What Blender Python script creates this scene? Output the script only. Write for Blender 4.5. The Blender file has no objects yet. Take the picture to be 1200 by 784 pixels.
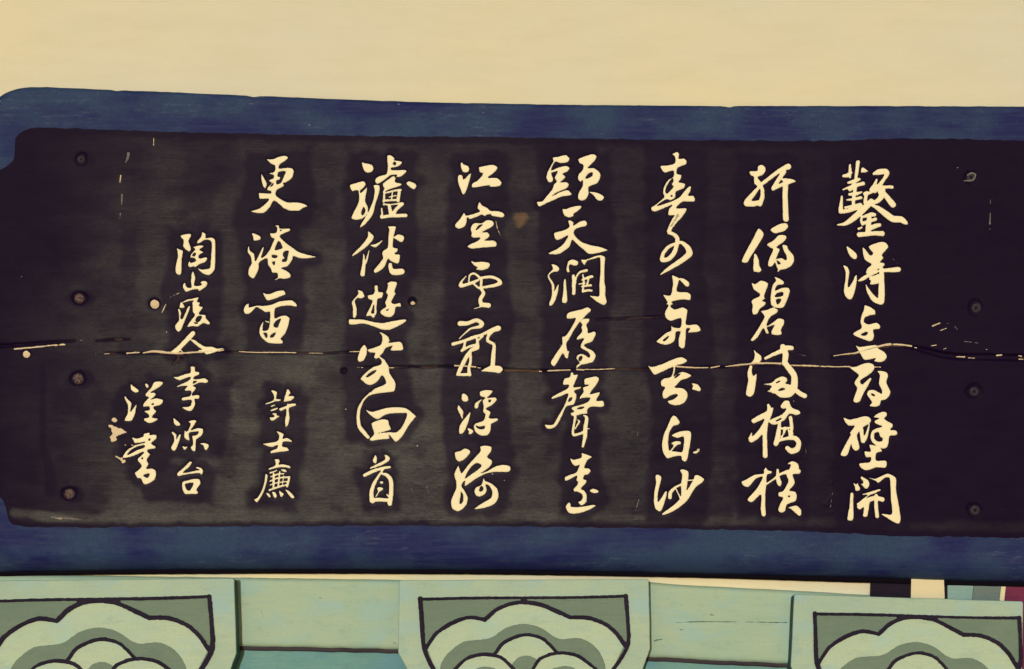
import bpy, math, random
import numpy as np
random.seed(7); rng = np.random.default_rng(11)
scene = bpy.context.scene
R = math.radians

# ------------------------------------------------------------------ camera, sky, sun, exposure
CAMY = -6.0                    # camera six metres in front of the board, long lens
ZC = 2.8                       # height of the middle of the picture above the ground
K = 0.0015                     # metres per photograph pixel at the board
cam = bpy.data.cameras.new('camera'); cam.sensor_width = 36; cam.lens = 36*6.0/(1200*K)
cam.clip_end = 200
co = bpy.data.objects.new('camera', cam); scene.collection.objects.link(co)
co.location = (0, CAMY, ZC); co.rotation_euler = (R(90), 0, 0)
scene.camera = co
SUN_EL, SUN_AZ = R(6.5), R(4.8)          # low, frontal, a little from the left
w = bpy.data.worlds.new('World'); scene.world = w; w.use_nodes = True
nt = w.node_tree
sky = nt.nodes.new('ShaderNodeTexSky'); sky.sky_type = 'NISHITA'; sky.sun_disc = False
sky.sun_elevation = SUN_EL; sky.sun_rotation = math.pi + SUN_AZ
bg = nt.nodes['Background']; bg.inputs['Strength'].default_value = 0.12
nt.links.new(sky.outputs[0], bg.inputs['Color'])
sl = bpy.data.lights.new('sun', 'SUN'); sl.energy = 2.6; sl.angle = R(1.0); sl.color = (1.0, 0.975, 0.925)
so = bpy.data.objects.new('sun', sl); scene.collection.objects.link(so)
from mathutils import Vector
sd = Vector((-math.sin(SUN_AZ)*math.cos(SUN_EL), -math.cos(SUN_AZ)*math.cos(SUN_EL), math.sin(SUN_EL)))
so.rotation_euler = sd.to_track_quat('Z', 'Y').to_euler(); so.location = (-2, -8, 5)
scene.view_settings.view_transform = 'Standard'; scene.view_settings.look = 'None'
scene.view_settings.exposure = -0.16; scene.view_settings.gamma = 1.0
scene.render.resolution_x = 1024; scene.render.resolution_y = 669

# ------------------------------------------------------------------ numeric helpers
def lattice(n=128, seed=0):
    return np.random.default_rng(seed).random((n, n))
LAT = [lattice(seed=s) for s in range(6)]
def vnoise(x, y, k=0):
    L = LAT[k % 6]; n = L.shape[0]
    xi = np.floor(x).astype(int); yi = np.floor(y).astype(int)
    fx = x - xi; fy = y - yi; fx = fx*fx*(3-2*fx); fy = fy*fy*(3-2*fy)
    a = L[xi % n, yi % n]; b = L[(xi+1) % n, yi % n]; c = L[xi % n, (yi+1) % n]; d = L[(xi+1) % n, (yi+1) % n]
    return (a*(1-fx)+b*fx)*(1-fy) + (c*(1-fx)+d*fx)*fy
def fbm(x, y, k=0, o=4):
    s = 0; a = .5
    for i in range(o):
        s = s + a*vnoise(x*2**i+17*i, y*2**i+31*i, k+i); a *= .5
    return s/(1-.5**o)
def sstep(a, b, x):
    t = np.clip((x-a)/(b-a), 0, 1); return t*t*(3-2*t)
def crom(P, closed, sub=4):
    P = np.asarray(P, float); n = len(P); out = []
    for i in range(n if closed else n-1):
        if closed: p0, p1, p2, p3 = P[i-1], P[i], P[(i+1) % n], P[(i+2) % n]
        else: p0, p1, p2, p3 = P[max(i-1, 0)], P[i], P[i+1], P[min(i+2, n-1)]
        for s in range(sub):
            t = s/sub
            # tension 0.4 keeps drawn corners fairly crisp
            m1 = .4*(p2-p0); m2 = .4*(p3-p1)
            h = (2*t**3-3*t**2+1)*p1 + (t**3-2*t**2+t)*m1 + (-2*t**3+3*t**2)*p2 + (t**3-t**2)*m2
            out.append(h)
    if not closed: out.append(P[-1])
    return np.array(out)
def seg_d(X, Y, a, b):
    dx, dy = b[0]-a[0], b[1]-a[1]; L = dx*dx+dy*dy+1e-12
    t = np.clip(((X-a[0])*dx+(Y-a[1])*dy)/L, 0, 1)
    return np.hypot(X-a[0]-t*dx, Y-a[1]-t*dy), t
def sdf_poly(X, Y, P):
    d = np.full(X.shape, 1e9); ins = np.zeros(X.shape, bool); n = len(P)
    for i in range(n):
        a, b = P[i], P[(i+1) % n]
        dd, _ = seg_d(X, Y, a, b); d = np.minimum(d, dd)
        if a[1] != b[1]:
            c = ((a[1] > Y) != (b[1] > Y)) & (X < (b[0]-a[0])*(Y-a[1])/(b[1]-a[1])+a[0]); ins ^= c
    return np.where(ins, -d, d)
def sdf_stroke(X, Y, S):
    d = np.full(X.shape, 1e9)
    if len(S) == 1: return np.hypot(X-S[0][0], Y-S[0][1])-S[0][2]/2
    for i in range(len(S)-1):
        dd, t = seg_d(X, Y, S[i], S[i+1]); d = np.minimum(d, dd-(S[i][2]*(1-t)+S[i+1][2]*t)/2)
    return d

# ------------------------------------------------------------------ the board stands in a plane that leans forward
TILT = R(2.5)                                       # top leans towards the viewer
BZ = ZC + (392-672)*K                               # its bottom edge
bn = np.array([0, -math.cos(TILT), -math.sin(TILT)])   # outward normal
bv = np.array([0, -math.sin(TILT), math.cos(TILT)])    # up in the plane
BO = np.array([0, 0.0, BZ])                          # origin of the board
CAMP = np.array([0, CAMY, ZC])
def ray_plane(px, py, o, n):
    d = np.stack([(px-600)*K/6.0, np.ones_like(px, dtype=float), (392-py)*K/6.0], -1)
    t = np.dot(o-CAMP, n)/(d@n)
    return CAMP + d*t[..., None]
def board_uv(px, py):
    px = np.asarray(px, float); py = np.asarray(py, float)
    p = ray_plane(px, py, BO, bn)-BO
    return p[..., 0], p@bv
def flat_xz(px, py, y):
    s = (y-CAMY)/6.0
    return (np.asarray(px, float)-600)*K*s, (392-np.asarray(py, float))*K*s

# ------------------------------------------------------------------ object helpers
C = scene.collection
def link(name, me, mat=None, parent=None, **props):
    o = bpy.data.objects.new(name, me); C.objects.link(o)
    if me is not None and mat is not None: me.materials.append(mat)
    if parent is not None: o.parent = parent
    for k, v in props.items(): o[k] = v
    return o
def thing(name, loc, label, cat, group=None, rot=(0, 0, 0)):
    o = bpy.data.objects.new(name, None); C.objects.link(o); o.location = loc; o.rotation_euler = rot
    o.empty_display_size = .05
    o['label'] = label; o['category'] = cat
    if group: o['group'] = group
    return o
def mesh_np(name, V, F, smooth=True):
    me = bpy.data.meshes.new(name); V = np.asarray(V, np.float32); F = np.asarray(F, np.int32)
    me.vertices.add(len(V)); me.vertices.foreach_set('co', V.ravel())
    k = F.shape[1]
    me.loops.add(F.size); me.loops.foreach_set('vertex_index', F.ravel())
    me.polygons.add(len(F)); me.polygons.foreach_set('loop_start', np.arange(0, F.size, k, dtype=np.int32))
    me.update(calc_edges=True); me.validate()
    me.polygons.foreach_set('use_smooth', np.full(len(me.polygons), smooth))
    return me
def vcol(me, name, A):
    at = me.attributes.new(name, 'FLOAT_COLOR', 'POINT'); at.data.foreach_set('color', np.asarray(A, np.float32).ravel())
def shape_mesh(name, prims, proj, g=.6, thick=.001, rise=1.0, pad=2, y0=0.0, wob=0.0, thin=0.0):
    """a raised, soft-edged flake: union of outlines and brush strokes minus holes (drawn in plan units),
       meshed on a fine grid whose rim is drawn on to the outline"""
    pts = np.concatenate([np.asarray(p[1])[:, :2] for p in prims if p[0] != 'H'])
    wmax = max([0]+[np.asarray(p[1])[:, 2].max() for p in prims if p[0] == 'S'])
    x0, y0_ = pts.min(0)-wmax-pad; x1, y1_ = pts.max(0)+wmax+pad
    xs = np.arange(x0, x1+g, g); ys = np.arange(y0_, y1_+g, g)
    X, Y = np.meshgrid(xs, ys, indexing='ij')
    D = np.full(X.shape, 1e9)
    for k, P in prims:
        if k == 'P': D = np.minimum(D, sdf_poly(X, Y, P))
        elif k == 'S': D = np.minimum(D, sdf_stroke(X, Y, P))
    for k, P in prims:
        if k == 'H': D = np.maximum(D, -sdf_poly(X, Y, P))
    D = D + thin
    if wob: D = D + wob*(fbm(X/3.1, Y/3.1, 2, 3)-.5)
    Gx, Gy = np.gradient(D, g)
    gl = np.maximum(np.hypot(Gx, Gy), .3)
    ins = D < 0
    cell = ins[:-1, :-1] | ins[1:, :-1] | ins[:-1, 1:] | ins[1:, 1:]
    Xp = np.where(D > 0, X-np.clip(D, 0, 1.5*g)*Gx/gl, X); Yp = np.where(D > 0, Y-np.clip(D, 0, 1.5*g)*Gy/gl, Y)
    idx = np.arange(X.size).reshape(X.shape)
    I, J = np.nonzero(cell)
    F = np.stack([idx[I, J], idx[I, J+1], idx[I+1, J+1], idx[I+1, J]], 1)
    used, inv = np.unique(F, return_inverse=True); F = inv.reshape(F.shape)
    h = -.0003 + (thick+.0003)*sstep(0, rise, -D)
    h = h.ravel()[used]
    a, b = proj(Xp.ravel()[used], Yp.ravel()[used])
    V = np.stack([a, y0-h, b], 1)
    return mesh_np(name, V, F), (X, Y, D)

# ------------------------------------------------------------------ materials
def mat(name, rough=.6, spec=.5):
    m = bpy.data.materials.new(name); m.use_nodes = True
    b = m.node_tree.nodes['Principled BSDF']; b.inputs['Roughness'].default_value = rough
    b.inputs['Specular IOR Level'].default_value = spec
    return m, m.node_tree, b
def noise(nt, scale, detail=4, sc=(1, 1, 1), rough=.55, src='Object', off=(0, 0, 0)):
    tc = nt.nodes.new('ShaderNodeTexCoord'); mp = nt.nodes.new('ShaderNodeMapping')
    mp.inputs['Scale'].default_value = sc; mp.inputs['Location'].default_value = off
    n = nt.nodes.new('ShaderNodeTexNoise'); n.inputs['Scale'].default_value = scale
    n.inputs['Detail'].default_value = detail; n.inputs['Roughness'].default_value = rough
    nt.links.new(tc.outputs[src], mp.inputs[0]); nt.links.new(mp.outputs[0], n.inputs['Vector'])
    return n.outputs['Fac']
def ramp(nt, fac, stops):
    r = nt.nodes.new('ShaderNodeValToRGB'); e = r.color_ramp.elements
    e[0].position, e[0].color = stops[0][0], (*stops[0][1], 1); e[1].position, e[1].color = stops[1][0], (*stops[1][1], 1)
    for p, c in stops[2:]: x = e.new(p); x.color = (*c, 1)
    nt.links.new(fac, r.inputs[0]); return r.outputs[0]
def rampf(nt, fac, a, b):
    r = nt.nodes.new('ShaderNodeMapRange'); r.inputs[1].default_value = a; r.inputs[2].default_value = b
    nt.links.new(fac, r.inputs[0]); return r.outputs[0]
def mix(nt, fac, a, b, mode='MIX'):
    m = nt.nodes.new('ShaderNodeMix'); m.data_type = 'RGBA'; m.blend_type = mode
    for s, v in ((m.inputs[0], fac), (m.inputs[6], a), (m.inputs[7], b)):
        if isinstance(v, (int, float)): s.default_value = v
        elif isinstance(v, tuple): s.default_value = (*v, 1)
        else: nt.links.new(v, s)
    return m.outputs[2]
def mul(nt, a, b, op='MULTIPLY'):
    m = nt.nodes.new('ShaderNodeMath'); m.operation = op
    for s, v in ((m.inputs[0], a), (m.inputs[1], b)):
        if isinstance(v, (int, float)): s.default_value = v
        else: nt.links.new(v, s)
    return m.outputs[0]
def bump(nt, b, h, strength, dist=.001):
    n = nt.nodes.new('ShaderNodeBump'); n.inputs['Strength'].default_value = strength; n.inputs['Distance'].default_value = dist
    nt.links.new(h, n.inputs['Height'])
    nt.links.new(n.outputs[0], b.inputs['Normal']); return n
def painted(name, c0, c1, c2, rough=.55, streak=(1.2, 1, 26), chip=None, chipth=.72, bs=.5, spec=.5, vert=False):
    """hand-brushed paint: broad tone drift, brush streaks, a few chips"""
    m, nt, b = mat(name, rough, spec)
    big = noise(nt, 6, 5, rough=.6); st = noise(nt, 14, 6, sc=(26, 1, 1.2) if vert else streak, rough=.7)
    fine = noise(nt, 260, 3); md = noise(nt, 26, 6, sc=(1, 1, 2.0), rough=.72, off=(3, 8, 5))
    col = mix(nt, rampf(nt, big, .40, .60), c0, c1)
    col = mix(nt, mul(nt, rampf(nt, st, .40, .70), .6), col, c2)
    col = mix(nt, mul(nt, rampf(nt, md, .54, .72), .55), col, tuple(v*k for v, k in zip(c0, (.62, .74, .86))))
    col = mix(nt, mul(nt, rampf(nt, fine, .5, .75), .22), col, tuple(v*.6 for v in c0))
    if chip:
        cn = noise(nt, 60, 5, sc=(1, 1, 1.6), rough=.7, off=(3, 1, 2))
        col = mix(nt, rampf(nt, cn, chipth, chipth+.02), col, chip)
        sm = noise(nt, 11, 5, sc=(1, 1, 1.8), rough=.62, off=(9, 4, 6))
        col = mix(nt, mul(nt, rampf(nt, sm, .50, .66), .55), col, tuple(v*k for v, k in zip(c0, (.80, 1.0, 1.42))))
    nt.links.new(col, b.inputs['Base Color'])
    hh = mix(nt, .5, st, fine)
    bump(nt, b, hh, bs, .0006)
    rr = rampf(nt, st, 0, 1); r2 = mul(nt, mul(nt, rr, .25), rough-.1, 'ADD'); nt.links.new(r2, b.inputs['Roughness'])
    return m

# black lacquered planks
def board_material():
    m, nt, b = mat('black_lacquer', .55, .02)
    at = nt.nodes.new('ShaderNodeAttribute'); at.attribute_name = 'paint'
    sp = nt.nodes.new('ShaderNodeSeparateColor'); nt.links.new(at.outputs['Color'], sp.inputs[0])
    fresh, wear_and_light, wood = sp.outputs[0], sp.outputs[1], sp.outputs[2]  # second channel mixes paint wear with painted light falloff
    grain = noise(nt, 16, 8, sc=(.8, 1, 22), rough=.7)
    blot = mix(nt, .45, noise(nt, 4.5, 6, sc=(1, 1, 1.6), rough=.65), noise(nt, 22, 5, sc=(1, 1, 2.2), rough=.65, off=(7, 2, 1)))
    fine = noise(nt, 330, 3, sc=(.35, 1, 1.6), rough=.7)
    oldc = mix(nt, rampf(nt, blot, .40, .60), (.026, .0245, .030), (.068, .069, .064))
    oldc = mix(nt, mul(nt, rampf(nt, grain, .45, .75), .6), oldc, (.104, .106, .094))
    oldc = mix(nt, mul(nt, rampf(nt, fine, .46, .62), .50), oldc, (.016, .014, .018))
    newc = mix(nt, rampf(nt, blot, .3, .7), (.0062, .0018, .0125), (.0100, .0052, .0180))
    col = mix(nt, wear_and_light, newc, oldc)
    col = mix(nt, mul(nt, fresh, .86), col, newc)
    col = mix(nt, wood, col, mix(nt, grain, (.10, .055, .03), (.30, .19, .10)))
    nt.links.new(col, b.inputs['Base Color'])
    hh = mix(nt, .45, grain, fine); bump(nt, b, hh, .35, .0005)
    nt.links.new(mul(nt, mul(nt, wear_and_light, .015), .02, 'ADD'), b.inputs['Specular IOR Level']); rr = mul(nt, mul(nt, wear_and_light, -.06), .46, 'ADD'); rr = mul(nt, rr, mul(nt, wood, .3), 'ADD')
    nt.links.new(rr, b.inputs['Roughness'])
    return m
M_board = board_material()

def blue_material():
    m, nt, b = mat('blue_border_paint', .5, .03)
    big = noise(nt, 5, 5, sc=(1, 1, 2), rough=.6); st = noise(nt, 10, 7, sc=(1, 1, 16), rough=.68)
    sc = noise(nt, 30, 7, sc=(1, 1, 5), rough=.75, off=(5, 2, 1)); where = noise(nt, 7, 3, sc=(1, 1, 2), off=(2, 9, 4))
    fine = noise(nt, 330, 3)
    col = mix(nt, rampf(nt, big, .42, .58), (.0145, .019, .085), (.026, .050, .108))
    col = mix(nt, mul(nt, rampf(nt, st, .45, .75), .6), col, (.038, .058, .108))
    col = mix(nt, mul(nt, rampf(nt, fine, .45, .7), .3), col, (.010, .014, .036))
    f = mul(nt, rampf(nt, sc, .54, .78), rampf(nt, where, .47, .66))
    col = mix(nt, mul(nt, f, .6), col, (.15, .19, .25))
    sp = noise(nt, 190, 2, off=(1, 7, 3)); f2 = mul(nt, rampf(nt, sp, .76, .80), rampf(nt, where, .40, .62))
    col = mix(nt, f2, col, (.42, .42, .40))
    nt.links.new(col, b.inputs['Base Color']); bump(nt, b, mix(nt, .5, st, fine), .35, .0005)
    return m
M_blue = blue_material()
def cream_material(name, a, bcol, ccol, rough=.55, bs=.35):
    m, nt, b = mat(name, rough, .4)
    big = noise(nt, 1.6, 3, sc=(1, 1, 1.3)); md = noise(nt, 24, 5, sc=(1, 1, 2)); fine = noise(nt, 500, 3)
    col = mix(nt, rampf(nt, big, .3, .7), a, bcol)
    col = mix(nt, mul(nt, rampf(nt, md, .5, .8), .45), col, ccol)
    nt.links.new(col, b.inputs['Base Color']); bump(nt, b, mix(nt, .5, md, fine), bs, .0004); b.inputs['Specular IOR Level'].default_value = .12
    return m
M_letter = cream_material('letter_cream', (.80, .735, .475), (.79, .71, .43), (.70, .60, .34), .5, .5)
M_chip = cream_material('bare_cream_wood', (.66, .54, .34), (.55, .42, .25), (.40, .30, .18), .7)
M_scuff = cream_material('dusty_scuff', (.16, .15, .13), (.11, .10, .09), (.06, .055, .05), .7)

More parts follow.
